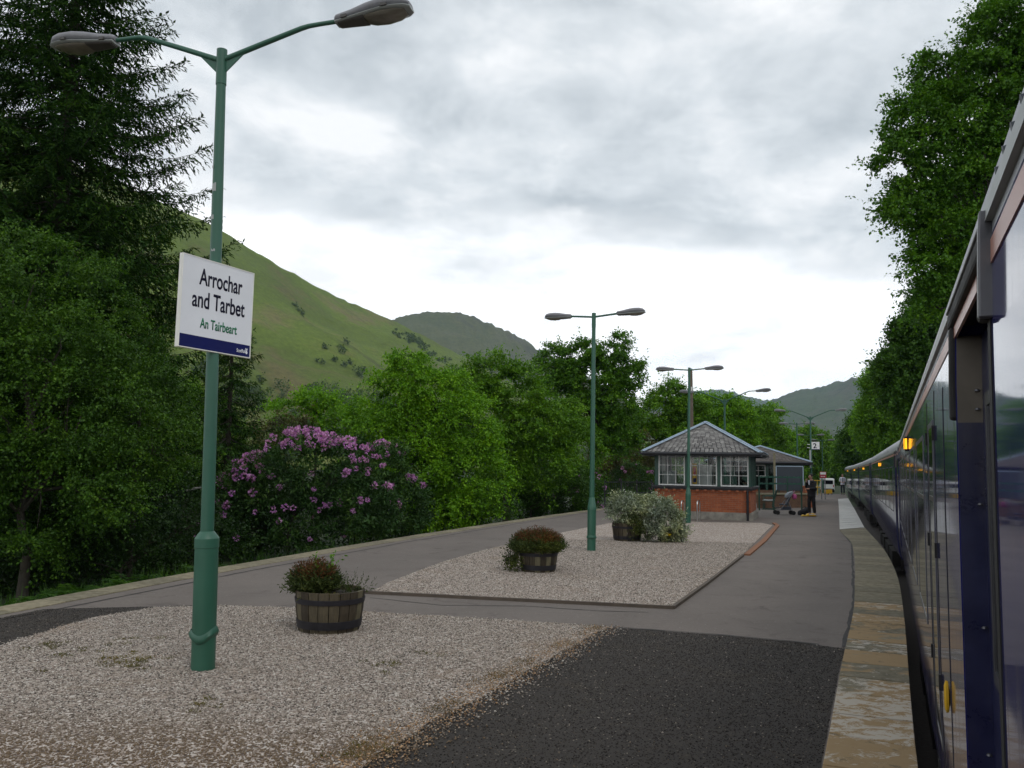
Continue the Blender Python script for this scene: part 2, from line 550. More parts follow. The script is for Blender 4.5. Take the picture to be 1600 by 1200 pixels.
def coach_mat(name, col, rough=0.035, wave=0.006):
    m, nt, out = new_mat(name)
    c = coords(nt, scale=(1, 0.35, 1))
    n = noise_tex(nt, c, 1.6, 3, 0.5)
    d = noise_tex(nt, coords(nt, scale=(1, 0.25, 1.5)), 5, 8, 0.7)
    cc = ramp(nt, d, [(0.35, tuple(x * 0.8 for x in col)), (0.7, tuple(x * 1.3 + 0.004 for x in col))])
    rr = ramp(nt, d, [(0.3, (rough,) * 3), (0.8, (rough * 2.2,) * 3)])
    gs = noise_tex(nt, coords(nt, scale=(1, 5.0, 0.35)), 2.2, 10, 0.72, 0.3)      # dried rain and brake-dust streaks
    gm = ramp(nt, gs, [(0.50, (0, 0, 0)), (0.74, (0.5, 0.5, 0.5))])
    cc = mixc(nt, gm, cc, (0.085, 0.074, 0.066)); rr = mixc(nt, gm, rr, (0.30, 0.30, 0.30))
    principled(nt, out, cc, rr, 0, bump(nt, n, wave, 0.05), 0.5, 0.0)
    return m


M['coach_blue'] = coach_mat('coach_indigo_gloss', (0.018, 0.020, 0.110))
M['coach_door'] = coach_mat('coach_door_blue', (0.007, 0.009, 0.045), 0.22, 0.01)
M['coach_lilac'] = coach_mat('coach_pale_band', (0.34, 0.31, 0.36), 0.25, 0.01)
M['coach_red'] = coach_mat('coach_red_band', (0.42, 0.02, 0.045), 0.25, 0.01)
M['coach_purple'] = coach_mat('coach_purple_band', (0.075, 0.035, 0.12), 0.25, 0.01)
M['coach_roof'] = simple('coach_roof_grey', (0.27, 0.28, 0.30), 0.45, 0, 0.12, 1.5, dirt=((0.15, 0.15, 0.15), 0.64))
M['coach_under'] = simple('coach_underframe', (0.022, 0.019, 0.017), 0.8, 0, 0.4, 6, 0.3)
M['coach_seal'] = simple('rubber_seal', (0.010, 0.009, 0.009), 0.75, 0, 0.2, 6)
M['coach_alloy'] = simple('window_alloy', (0.10, 0.10, 0.11), 0.35, 0.6, 0.12, 6)
M['jamb'] = simple('bare_jamb', (0.115, 0.098, 0.078), 0.5, 0.1, 0.25, 6)
M['cantrail'] = simple('cantrail_stripe', (0.42, 0.20, 0.15), 0.35, 0, 0.12, 2)


def emit_mat(name, col, s):
    m, nt, out = new_mat(name)
    e = nt.nodes.new('ShaderNodeEmission'); e.inputs[0].default_value = (*col, 1); e.inputs[1].default_value = s
    nt.links.new(e.outputs[0], out.inputs['Surface'])
    return m


M['amber'] = emit_mat('amber_lamp', (1.0, 0.42, 0.02), 1.9)
# foliage
M['leaf_bush'] = leaf_mat('bush_leaves', [(0.021, 0.064, 0.004), (0.040, 0.104, 0.006), (0.074, 0.155, 0.010)])
M['leaf_bright'] = leaf_mat('bright_leaves', [(0.070, 0.195, 0.004), (0.115, 0.270, 0.006), (0.170, 0.330, 0.012)])
M['leaf_deep'] = leaf_mat('shade_toned_leaves', [(0.008, 0.026, 0.003), (0.014, 0.042, 0.004), (0.026, 0.064, 0.006)])  # shade at the feet of the bushes, put into the leaf colour
M['leaf_mid'] = leaf_mat('mid_leaves', [(0.052, 0.145, 0.005), (0.088, 0.205, 0.008), (0.132, 0.260, 0.014)])
M['leaf_dark'] = leaf_mat('dark_leaves', [(0.024, 0.074, 0.006), (0.040, 0.106, 0.008), (0.066, 0.142, 0.012)])
M['leaf_oak'] = leaf_mat('oak_leaves', [(0.036, 0.110, 0.005), (0.058, 0.155, 0.007), (0.100, 0.215, 0.012)])
M['needles'] = leaf_mat('spruce_needles', [(0.010, 0.034, 0.006), (0.020, 0.056, 0.008), (0.048, 0.105, 0.014)], 0.7, 0.12, 0.15)
M['leaf_rhodo'] = leaf_mat('rhododendron_leaves', [(0.018, 0.056, 0.011), (0.032, 0.082, 0.014), (0.058, 0.112, 0.026)], 0.5, 0.15, 0.3)
M['blossom'] = leaf_mat('purple_blossom', [(0.38, 0.13, 0.44), (0.54, 0.25, 0.58), (0.70, 0.42, 0.72)], 0.6, 0.3, 0.2, vary=False)
M['leaf_olive'] = leaf_mat('olive_leaves', [(0.060, 0.060, 0.020), (0.085, 0.085, 0.028), (0.11, 0.10, 0.04)])
M['leaf_silver'] = leaf_mat('silver_leaves', [(0.13, 0.17, 0.09), (0.28, 0.32, 0.21), (0.50, 0.53, 0.40)], 0.7, 0.15, 0.2)
M['heather_green'] = leaf_mat('heather_green', [(0.030, 0.048, 0.014), (0.050, 0.072, 0.020), (0.080, 0.095, 0.03)], 0.7, 0.15, 0.2)
M['heather_red'] = leaf_mat('heather_tips', [(0.085, 0.030, 0.014), (0.135, 0.052, 0.022), (0.10, 0.07, 0.022)], 0.7, 0.2, 0.2)
M['fern'] = leaf_mat('fern_fronds', [(0.020, 0.060, 0.008), (0.034, 0.090, 0.010), (0.055, 0.12, 0.014)])
M['dry_grass'] = leaf_mat('dry_blades', [(0.10, 0.085, 0.03), (0.20, 0.13, 0.06), (0.13, 0.085, 0.04)])
M['moss'] = leaf_mat('moss_tufts', [(0.07, 0.075, 0.016), (0.12, 0.11, 0.03), (0.17, 0.12, 0.05)])
M['flower_yellow'] = leaf_mat('yellow_petals', [(0.6, 0.42, 0.01), (0.7, 0.5, 0.02)])
M['far_wood'] = leaf_mat('hillside_leaves', [(0.046, 0.078, 0.018), (0.062, 0.100, 0.022), (0.080, 0.122, 0.028)])
# ------------------------------------------------------------------ sky and sun
SUN_ELEV = math.radians(50); SUN_AZ = math.radians(150)      # azimuth clockwise from the heading
w = bpy.data.worlds.new('World'); scene.world = w; w.use_nodes = True
nt = w.node_tree
for n in list(nt.nodes): nt.nodes.remove(n)
wo = nt.nodes.new('ShaderNodeOutputWorld')
sky = nt.nodes.new('ShaderNodeTexSky'); sky.sky_type = 'NISHITA'; sky.sun_disc = False
sky.sun_elevation = SUN_ELEV; sky.sun_rotation = SUN_AZ
bs = nt.nodes.new('ShaderNodeBackground'); bs.inputs[1].default_value = 0.1
nt.links.new(sky.outputs[0], bs.inputs[0])
tc = nt.nodes.new('ShaderNodeTexCoord')
sp = nt.nodes.new('ShaderNodeSeparateXYZ'); nt.links.new(tc.outputs['Generated'], sp.inputs[0])


def mth(op, a, b=None, c=None):
    n = nt.nodes.new('ShaderNodeMath'); n.operation = op
    for i, v in enumerate((a, b, c)):
        if v is None: continue
        if isinstance(v, (int, float)): n.inputs[i].default_value = v
        else: nt.links.new(v, n.inputs[i])
    return n.outputs[0]


zc = mth('MAXIMUM', sp.outputs[2], 0.0)
den = mth('ADD', zc, 0.30)
px_ = mth('DIVIDE', sp.outputs[0], den); py_ = mth('DIVIDE', sp.outputs[1], den)
cb = nt.nodes.new('ShaderNodeCombineXYZ')
nt.links.new(px_, cb.inputs[0]); nt.links.new(py_, cb.inputs[1]); cb.inputs[2].default_value = 3.7
big = noise_tex(nt, cb.outputs[0], 1.7, 8, 0.52, 0.2)
mp = nt.nodes.new('ShaderNodeMapping'); mp.inputs['Location'].default_value = (5.3, 2.1, 0.4)
nt.links.new(cb.outputs[0], mp.inputs['Vector'])
fine = noise_tex(nt, mp.outputs[0], 4.2, 10, 0.56, 0.2)
# cloud thickness: thin and bright in a band over the hills, thick and grey overhead
lift = mth('MULTIPLY_ADD', mth('SUBTRACT', big, 0.5), 0.34, zc)
lift = mth('MULTIPLY_ADD', mth('SUBTRACT', fine, 0.5), 0.14, lift)
lift = mth('MULTIPLY_ADD', sp.outputs[0], 0.10, lift)
thick = nt.nodes.new('ShaderNodeMapRange'); thick.interpolation_type = 'SMOOTHSTEP'
nt.links.new(lift, thick.inputs[0]); thick.inputs[1].default_value = 0.23; thick.inputs[2].default_value = 0.30
det = mth('MULTIPLY_ADD', mth('SUBTRACT', fine, 0.5), 1.55, mth('MULTIPLY_ADD', mth('SUBTRACT', big, 0.5), 0.9, 0.5))
grey = ramp(nt, det, [(0.24, (0.52, 0.565, 0.60)), (0.5, (0.75, 0.79, 0.82)), (0.74, (1.0, 1.01, 1.02))])
white = ramp(nt, det, [(0.2, (1.05, 1.06, 1.07)), (0.45, (1.32, 1.32, 1.32)), (0.8, (1.5, 1.5, 1.49))])
cc = mixc(nt, thick.outputs[0], white, grey)
bc = nt.nodes.new('ShaderNodeBackground'); bc.inputs[1].default_value = 1.0
nt.links.new(cc, bc.inputs[0])
mx = nt.nodes.new('ShaderNodeMixShader'); mx.inputs[0].default_value = 0.93
nt.links.new(bs.outputs[0], mx.inputs[1]); nt.links.new(bc.outputs[0], mx.inputs[2])
nt.links.new(mx.outputs[0], wo.inputs['Surface'])

sd = bpy.data.lights.new('sun', 'SUN'); sd.energy = 0.7; sd.angle = math.radians(18); sd.color = (1.0, 0.96, 0.90)
so = bpy.data.objects.new('sun', sd); C.objects.link(so)
sdir = Vector((math.sin(SUN_AZ) * math.cos(SUN_ELEV), math.cos(SUN_AZ) * math.cos(SUN_ELEV), math.sin(SUN_ELEV)))
so.rotation_mode = 'QUATERNION'; so.rotation_quaternion = sdir.to_track_quat('Z', 'Y')
so.location = (0, 0, 60)
vs = scene.view_settings
vs.view_transform = 'Standard'; vs.look = 'None'; vs.gamma = 1; vs.exposure = 0.16; vs.use_curve_mapping = False
scene.cycles.use_denoising = True
scene.cycles.max_bounces = 8; scene.cycles.diffuse_bounces = 3; scene.cycles.glossy_bounces = 3
scene.cycles.transmission_bounces = 4; scene.cycles.transparent_max_bounces = 8; scene.cycles.volume_bounces = 1
scene.cycles.sample_clamp_indirect = 6

# ------------------------------------------------------------------ ground
GZ = -1.1
b = MB(); R = 14000
b.add([(-R, -R, GZ), (R, -R, GZ), (R, R, GZ), (-R, R, GZ)], [(0, 1, 2, 3)])
tag(b.build('ground', M['grass']), kind='structure')


def fbm(x, y, s, o=5, h=0.9):
    return noise.fractal(Vector((x * s, y * s, 0.37)), h, 2.0, o, noise_basis='PERLIN_ORIGINAL')


def hill_mat(name, cols, sc, dark, streak):
    m, nt, out = new_mat(name)
    c = coords(nt)
    n = noise_tex(nt, c, sc, 10, 0.62, 0.6)
    cc = ramp(nt, n, [(0.34, cols[0]), (0.44, cols[1]), (0.57, cols[2]), (0.67, cols[3])])
    n2 = noise_tex(nt, coords(nt, scale=streak), sc * 2.2, 10, 0.7, 0.8)
    cc = mixc(nt, ramp(nt, n2, [(0.56, (0, 0, 0)), (0.68, (0.8, 0.8, 0.8))]), cc, dark)
    n3 = noise_tex(nt, c, sc * 26, 8, 0.75)
    cc = mixc(nt, 1.0, cc, ramp(nt, n3, [(0.3, (0.68, 0.68, 0.68)), (0.7, (1.22, 1.22, 1.22))]), 'MULTIPLY')
    principled(nt, out, cc, 0.95, 0, bump(nt, n3, 0.6, 2.0), 0.1)
    return m


M['hill_green'] = hill_mat('hill_grass', [(0.125, 0.115, 0.045), (0.095, 0.130, 0.025), (0.115, 0.160, 0.027), (0.155, 0.145, 0.058)], 0.008, (0.075, 0.080, 0.032), (0.6, 1.6, 0.7))
M['hill_rock'] = hill_mat('hill_heather', [(0.062, 0.066, 0.034), (0.075, 0.086, 0.038), (0.092, 0.098, 0.046), (0.085, 0.078, 0.060)], 0.004, (0.050, 0.046, 0.036), (1, 1, 0.35))
M['hill_far'] = hill_mat('hill_far', [(0.045, 0.062, 0.030), (0.052, 0.076, 0.030), (0.062, 0.078, 0.036), (0.075, 0.070, 0.044)], 0.0022, (0.024, 0.040, 0.020), (1, 1, 0.3))


def hill(name, pts, front, back, wf, wb, mat, nu=180, nv=40, amp=18, curve=1.25, nscale=0.004, crag=0.0, seed=0.0):
    """a ridge line seen in the photograph, with a slope in front of it and one behind"""
    P = [D(x, y, d) for x, y, d in pts]
    L = [0.0]
    for i in range(1, len(P)): L.append(L[-1] + (P[i] - P[i - 1]).length)
    verts = []; front = Vector(front).normalized(); back = Vector(back).normalized()
    rows = list(np.linspace(-1, 0, nv)) + list(np.linspace(0, 1, nv // 2))[1:]
    ridge = []
    for iu in range(nu):
        t = L[-1] * iu / (nu - 1)
        j = max(i for i in range(len(L)) if L[i] <= t + 1e-6); j = min(j, len(P) - 2)
        k = (t - L[j]) / (L[j + 1] - L[j])
        m0 = (P[j + 1] - P[j - 1]) * 0.5 if j > 0 else P[1] - P[0]
        m1 = (P[j + 2] - P[j]) * 0.5 if j + 2 < len(P) else P[j + 1] - P[j]
        k2, k3 = k * k, k * k * k
        p = P[j] * (2 * k3 - 3 * k2 + 1) + m0 * (k3 - 2 * k2 + k) + P[j + 1] * (-2 * k3 + 3 * k2) + m1 * (k3 - k2)
        ridge.append(p)
    for iu in range(nu):
        p = ridge[iu]
        zr = p.z + amp * 0.10 * fbm(iu * 7.0 + seed, 3.0, 0.05) + crag * abs(fbm(iu * 3.1 + seed, 9.0, 0.12))
        for v in rows:
            a = abs(v)
            q = (Vector((p.x, p.y, 0)) + (front * wf if v < 0 else back * wb) * a)
            z = GZ - 2 + (zr - GZ) * (1 - a) ** curve
            z += amp * (a * (1 - a) * 4) ** 0.8 * fbm(q.x + seed, q.y, nscale)
            z += amp * 0.22 * (a * (1 - a) * 4) * fbm(q.x, q.y + seed, nscale * 5)
            verts.append((q.x, q.y, z))
    nr = len(rows); faces = []
    for iu in range(nu - 1):
        for iv in range(nr - 1):
            a = iu * nr + iv
            faces.append((a, a + 1, a + nr + 1, a + nr))
    me = bpy.data.meshes.new(name); me.from_pydata(verts, [], faces); me.materials.append(mat)
    me.polygons.foreach_set('use_smooth', [True] * len(faces)); me.update()
    o = bpy.data.objects.new(name, me); C.objects.link(o)
    tag(o, kind='structure')
    return o, np.array(verts).reshape(nu, nr, 3), nv


h1, h1g, h1nv = hill('green_hillside', [(-420, 60, 760), (-200, 120, 790), (0, 205, 830), (150, 268, 865), (262, 318, 900), (345, 357, 930), (400, 392, 960), (470, 432, 1000),
                                   (540, 467, 1060), (620, 501, 1120), (690, 538, 1200), (745, 566, 1280), (800, 600, 1380), (880, 645, 1500), (960, 690, 1600), (1040, 725, 1700)],
                     (0.45, -0.89, 0), (-0.5, 0.86, 0), 520, 700, M['hill_green'], nu=240, nv=60, amp=20, curve=1.15, crag=0.6)
hill('rocky_hill', [(420, 560, 2200), (520, 535, 2250), (600, 506, 2300), (628, 494, 2320), (665, 489, 2350), (700, 487, 2350), (735, 494, 2370), (770, 507, 2400),
                    (800, 521, 2420), (826, 533, 2450), (840, 545, 2450), (880, 566, 2500), (930, 596, 2550), (1000, 640, 2600), (1060, 690, 2650)],
     (0.25, -0.97, 0), (-0.2, 0.98, 0), 800, 900, M['hill_rock'], nu=200, nv=40, amp=55, curve=1.1, crag=9, seed=31)
hill('distant_hill', [(900, 680, 5200), (980, 645, 5200), (1040, 622, 5200), (1090, 611, 5200), (1130, 610, 5200), (1165, 619, 5200), (1200, 626, 5200), (1260, 640, 5200), (1400, 700, 5200)],
     (0.0, -1, 0), (0, 1, 0), 900, 1200, M['hill_far'], nu=160, nv=30, amp=70, curve=1.1, crag=14, seed=77, nscale=0.0018)
hill('blue_hillside', [(1080, 690, 3300), (1140, 655, 3300), (1195, 629, 3250), (1235, 614, 3200), (1270, 606, 3150), (1310, 597, 3100), (1350, 588, 3050), (1390, 576, 3000), (1460, 556, 2950), (1560, 528, 2900), (1700, 500, 2850), (1900, 470, 2800)],
     (-0.35, -0.94, 0), (0.3, 0.95, 0), 1500, 1200, M['hill_far'], nu=200, nv=44, amp=95, curve=1.2, crag=6, seed=140, nscale=0.0016)

# ------------------------------------------------------------------ the train's line and the platform edges
HEAD = [24.4, 22.0, 21.4, 21.0, 20.4]
CL = 23.0; GAPC = 0.5


def hd(a): return Vector((math.sin(math.radians(a)), math.cos(math.radians(a)), 0))


def rt(a): return Vector((math.cos(math.radians(a)), -math.sin(math.radians(a)), 0))


coach_pos = []
pp = rt(HEAD[0]) * 0.2 - hd(HEAD[0]) * 3.2
for a in HEAD:
    coach_pos.append(pp.copy())
    pp = pp + hd(a) * (CL + GAPC)

# outer edge of the platform beside the train, then beside the shrubs
edge_r = [rt(24.4) * 0.16 - hd(24.4) * 12] + [rt(24.4) * 0.14 + hd(24.4) * 2] + [G(1436, 1170), G(1415, 960), G(1399, 900), G(1380, 860), G(1350, 825), G(1335, 797), G(1325, 779), G(1322, 772.5)]
for i in (2, 3): edge_r[i] = edge_r[i] - rt(24.4) * 0.05
e_in = [rt(24.4) * -0.43 - hd(24.4) * 12, rt(24.4) * -0.43 + hd(24.4) * 2, G(1285, 1200), G(1315, 1040), G(1335, 940), G(1331, 850), G(1312, 828), G(1311, 797), G(1309, 779), G(1308, 772.5)]
edge_l = [G(0, 950) - (G(340, 888) - G(0, 950)) * 4, G(0, 950), G(340, 888), G(640, 838), G(930, 796), Vector((9.0, 48.5, 0)), Vector((15.5, 62, 0)), G(1290, 771)]


def resample(P, step=1.0):
    out = [P[0]]
    for i in range(len(P) - 1):
        n = max(1, int((P[i + 1] - P[i]).length / step))
        m0 = (P[i + 1] - P[i - 1]) * 0.5 if i > 0 else P[1] - P[0]
        m1 = (P[i + 2] - P[i]) * 0.5 if i + 2 < len(P) else P[i + 1] - P[i]
        l = (P[i + 1] - P[i]).length
        if m0.length > 1e-6: m0 = m0.normalized() * l
        if m1.length > 1e-6: m1 = m1.normalized() * l
        for k in range(1, n + 1):
            t = k / n; t2, t3 = t * t, t * t * t
            out.append(P[i] * (2 * t3 - 3 * t2 + 1) + m0 * (t3 - 2 * t2 + t) + P[i + 1] * (-2 * t3 + 3 * t2) + m1 * (t3 - t2))
    return out


er = resample(edge_r, 1.0); el = resample(edge_l, 1.5)
b = MB()
loop = er + el[::-1]
n = len(loop)
b.add([(p.x, p.y, 0) for p in loop], [tuple(range(n))], 0)
for i in range(n):
    p, q = loop[i], loop[(i + 1) % n]
    b.add([(p.x, p.y, 0), (q.x, q.y, 0), (q.x, q.y, GZ - 0.2), (p.x, p.y, GZ - 0.2)], [(0, 1, 2, 3)], 1)
tag(b.build('platform', [M['asphalt'], M['concrete']]), kind='structure')


def strip_slabs(outer, inner, mats, pick, step, z0, over=0.03, gap=0.006, skip=None):
    """edge slabs laid side by side between two lines"""
    b = MB()
    acc = [0.0]
    for i in range(1, len(outer)): acc.append(acc[-1] + (outer[i] - outer[i - 1]).length)

    def at(P, s):
        s = min(max(s, 0), acc[-1] - 1e-4)
        j = max(i for i in range(len(acc)) if acc[i] <= s); j = min(j, len(P) - 2)
        k = (s - acc[j]) / (acc[j + 1] - acc[j])
        return P[j].lerp(P[j + 1], k)
    s = 0.0
    while s < acc[-1] - 0.05:
        e = min(s + step * random.uniform(0.94, 1.06), acc[-1])
        o0, o1, i0, i1 = at(outer, s + gap), at(outer, e - gap), at(inner, s + gap), at(inner, e - gap)
        d = random.uniform(-0.003, 0.003)
        u = (o0 - i0).normalized() * over
        q = [o0 + u, o1 + u, i1, i0]
        zz = z0 + d
        b.add([(p.x, p.y, zz) for p in q] + [(p.x, p.y, zz - 0.09) for p in q], [(0, 1, 2, 3), (4, 5, 6, 7), (0, 1, 5, 4), (1, 2, 6, 5), (2, 3, 7, 6), (3, 0, 4, 7)], pick((o0 + o1) / 2))
        s = e
    return b


# right-hand coping with old edge paint near the camera, then plain slabs, then pale boards
def match(outer_pts, inner_pts, step):
    o = []; i = []
    for k in range(len(outer_pts) - 1):
        n = max(1, int((outer_pts[k + 1] - outer_pts[k]).length / step))
        for j in range(n):
            o.append(outer_pts[k].lerp(outer_pts[k + 1], j / n)); i.append(inner_pts[k].lerp(inner_pts[k + 1], j / n))
    o.append(outer_pts[-1]); i.append(inner_pts[-1])
    return o, i


def across(outer, inner):
    """points of the inner line straight across from the outer line"""
    P = resample(inner, 0.15); out = []
    for i, p in enumerate(outer):
        t = (outer[min(i + 1, len(outer) - 1)] - outer[max(i - 1, 0)]).normalized()
        out.append(min(P, key=lambda q: abs((q - p).dot(t)) + (0.0 if (q - p).length < 3 else 99)))
    return out


o_ = resample(edge_r[:7], 0.4); i_ = across(o_, e_in[:8])
ylim = G(1330, 945).y
b = strip_slabs(o_, i_, None, lambda p: 1 if p.y < ylim else 0, 0.62, 0.012, gap=0.011)
tag(b.build('platform_coping', [M['coping'], M['coping_painted']], bevel=0.006), kind='structure')
o_, i_ = match([edge_r[6], edge_r[7], edge_r[8]], [G(1312, 828), G(1311, 797), G(1309.5, 780)], 0.8)
b = strip_slabs(o_, i_, None, lambda p: 0, 0.45, 0.020, gap=0.012)
tag(b.build('boarded_edge', M['boards']), kind='structure')
inn = []
for i, p in enumerate(el):
    a = el[max(i - 1, 0)]; c = el[min(i + 1, len(el) - 1)]
    t = (c - a).normalized(); inn.append(p + Vector((t.y, -t.x, 0)) * 0.42)
b = strip_slabs(el, inn, None, lambda p: 0, 0.85, 0.012)
tag(b.build('kerb_stones', M['coping'], bevel=0.008), kind='structure')


def rough_poly(P, step=0.25, amp=0.04, closed=True, smooth=None):
    out = []
    n = len(P)
    for i in range(n):
        a, c = P[i], P[(i + 1) % n]
        k = max(1, int((c - a).length / step))
        t = (c - a).normalized() if (c - a).length > 0 else Vector((1, 0, 0))
        nn = Vector((t.y, -t.x, 0))
        for j in range(k):
            q = a.lerp(c, j / k)
            out.append(q + nn * amp * (noise.noise(q * 3.0) + 0.6 * noise.noise(q * 9.0)))
    return out


def sheet(name, P, z, mat, kind='structure'):
    b = MB(); b.add([(p.x, p.y, z) for p in P], [tuple(range(len(P)))])
    return tag(b.build(name, mat), kind=kind)


# fresh dark tarmac: one patch beside the coping, one on the far side of the near gravel
dp = [G(300, 1300), G(470, 1250), G(560, 1200), G(640, 1150), G(760, 1085), G(860, 1028), G(948, 981), G(1000, 984), G(1120, 993), G(1240, 1004), G(1322, 1014)]
inner_line = [G(1315, 1040), G(1300, 1115), G(1285, 1200), rt(24.4) * -0.43 + hd(24.4) * 2, rt(24.4) * -0.43 - hd(24.4) * 2, Vector((-6.0, -0.5, 0))]
inner_line = [p - rt(24.4) * 0.01 for p in inner_line]
sheet('dark_tarmac', rough_poly(dp + inner_line, 0.3, 0.012), 0.004, M['dark_asphalt'])
lp = [G(-260, 1072), G(-100, 1036), G(0, 1010), G(150, 968), G(245, 951), G(330, 946), G(70, 952), G(-60, 978), G(-300, 1030)]
sheet('dark_tarmac_strip', rough_poly(lp, 0.3, 0.015), 0.004, M['dark_asphalt'])

bed1 = [G(-260, 1074), G(-100, 1037), G(0, 1009), G(70, 988), G(150, 966), G(245, 950), G(330, 947), G(480, 951), G(600, 959), G(720, 965), G(850, 974), G(948, 980),
        G(880, 1018), G(800, 1062), G(730, 1101), G(640, 1151), G(560, 1201), G(440, 1265), G(300, 1320), Vector((-2.4, 3.2, 0)), Vector((-9.0, 3.0, 0)), Vector((-9.5, 5.5, 0))]
bed2 = [G(1051, 950), G(820, 939), G(578, 927), G(606, 911), G(690, 879), G(760, 859), G(820, 845), G(881, 832), G(951, 818), G(1010, 811), G(1100, 816.5), G(1190, 817.5), G(1207, 821), G(1160, 868), G(1100, 914)]
r1 = rough_poly(bed1, 0.2, 0.05); r2 = rough_poly(bed2, 0.3, 0.02)
sheet('gravel_bed', r1, 0.012, M['gravel'])
sheet('gravel_bed', r2, 0.012, M['gravel'])
# timber edging round the farther bed, rusty towards the signal box
b = MB()
eg = [G(570, 927.5), G(820, 940), G(1051.5, 951.5), G(1102, 915), G(1161, 869)]
for i in range(len(eg) - 1): b.bar(eg[i] + Vector((0, 0, 0.012)), eg[i + 1] + Vector((0, 0, 0.012)), 0.05, 0.06)
tag(b.build('timber_edging', M['timber_edge']), kind='structure')
b = MB(); eg = [G(1163, 868), G(1190, 846), G(1212, 822), G(1207, 818)]
for i in range(len(eg) - 1): b.bar(eg[i] + Vector((0.06, 0, 0.012)), eg[i + 1] + Vector((0.06, 0, 0.012)), 0.13, 0.05)
tag(b.build('rusty_edging', M['rust_edge']), kind='structure')


def inside(P, xy):
    px = np.array([p.x for p in P]); py = np.array([p.y for p in P])
    x, y = xy[:, 0], xy[:, 1]
    c = np.zeros(len(x), bool)
    j = len(px) - 1
    for i in range(len(px)):
        cr = ((py[i] > y) != (py[j] > y)) & (x < (px[j] - px[i]) * (y - py[i]) / (py[j] - py[i] + 1e-12) + px[i])
        c ^= cr; j = i
    return c


def scatter(P, n, lim=None):
    px = [p.x for p in P]; py = [p.y for p in P]
    lo = np.array([min(px), min(py)]); hi = np.array([max(px), max(py)])
    if lim: lo = np.maximum(lo, lim[0]); hi = np.minimum(hi, lim[1])
    out = np.zeros((0, 2))
    while len(out) < n:
        q = rng.uniform(lo, hi, (n * 2, 2)); out = np.vstack([out, q[inside(P, q)]])
    return out[:n]


def stones(name, xy, size, z, mat, parent=None):
    """small angular chips: irregular octahedra"""
    n = len(xy)
    base = np.array([[1, 0, 0], [0, 1, 0], [-1, 0, 0], [0, -1, 0], [0, 0, 1], [0, 0, -1]], float)
    V = np.repeat(base[None], n, 0) * rng.uniform(0.55, 1.25, (n, 6, 1))
    V[:, :, 2] *= rng.uniform(0.45, 0.8, (n, 1))
    an = rng.uniform(0, 2 * PI, n); ca, sa = np.cos(an)[:, None], np.sin(an)[:, None]
    x = V[:, :, 0] * ca - V[:, :, 1] * sa; y = V[:, :, 0] * sa + V[:, :, 1] * ca
    tl = rng.uniform(-0.5, 0.5, (n, 1))
    zz = V[:, :, 2] + x * tl
    s = (size[0] * (size[1] / size[0]) ** rng.random(n))[:, None]
    V = np.stack([x * s + xy[:, 0:1], y * s + xy[:, 1:2], zz * s + z + s * 0.25], 2)
    tri = np.array([[0, 1, 4], [1, 2, 4], [2, 3, 4], [3, 0, 4], [1, 0, 5], [2, 1, 5], [3, 2, 5], [0, 3, 5]])
    me = bpy.data.meshes.new(name)
    me.vertices.add(n * 6); me.vertices.foreach_set('co', V.reshape(-1).astype(np.float32))
    idx = (tri[None] + (np.arange(n) * 6)[:, None, None]).reshape(-1).astype(np.int32)
    me.loops.add(len(idx)); me.loops.foreach_set('vertex_index', idx)
    me.polygons.add(n * 8); me.polygons.foreach_set('loop_start', np.arange(0, n * 24, 3, dtype=np.int32))
    me.materials.append(mat); me.update(calc_edges=True)
    o = bpy.data.objects.new(name, me); C.objects.link(o)
    return o


xy = np.vstack([scatter(r1, 130000, ((-9, 4.2), (3.2, 12.5)))])
xy += rng.normal(0, 0.035, xy.shape)
tag(stones('gravel_chips', xy, (0.0055, 0.0125), 0.012, M['stones']), kind='stuff')
xy = scatter(r2, 60000, ((-3, 10), (11, 22)))
tag(stones('gravel_chips', xy, (0.0065, 0.014), 0.012, M['stones']), kind='stuff')
# loose chips strayed on to the dark tarmac
dpoly = dp + inner_line
xy = scatter(dpoly, 420, ((-3, 3.2), (5.5, 10)))
tag(stones('stray_chips', xy, (0.004, 0.011), 0.004, M['stones']), kind='stuff')
e1 = []
for i in range(11, 17):
    a, c = bed1[i], bed1[i + 1]
    for k in range(900):
        q = a.lerp(c, random.random()); e1.append((q.x + random.gauss(0.04, 0.13), q.y - random.gauss(0.02, 0.08)))
e1 = np.array(e1)
tag(stones('edge_chips', e1[::2], (0.005, 0.014), 0.010, M['stones']), kind='stuff')
tag(stones('rusty_chips', e1[1::2] - np.array([0.10, 0.0]), (0.005, 0.012), 0.013, M['rusty_stones']), kind='stuff')
# coarse aggregate standing proud of the dark tarmac
xy = scatter(dpoly, 60000, ((-3, 3.0), (5.5, 9.9)))
tag(stones('tarmac_aggregate', xy, (0.004, 0.010), 0.002, M['aggregate']), kind='stuff')
xy = scatter(lp, 9000, ((-12, 7), (-3, 12)))
tag(stones('tarmac_aggregate', xy, (0.005, 0.010), 0.002, M['aggregate']), kind='stuff')


def seam(pts, w, z, mat='tar'):
    b = MB(); P = rough_poly(pts, 0.25, 0.02)
    P = P[:-max(1, int((pts[-1] - pts[0]).length / 0.25))]
    for i in range(len(P) - 1):
        t = (P[i + 1] - P[i]).normalized(); n = Vector((t.y, -t.x, 0)) * w * (0.6 + 0.6 * random.random())
        b.add([(q.x, q.y, z) for q in (P[i] - n, P[i + 1] - n, P[i + 1] + n, P[i] + n)], [(0, 1, 2, 3)])
    return tag(b.build('tar_seam', M[mat]), kind='structure')


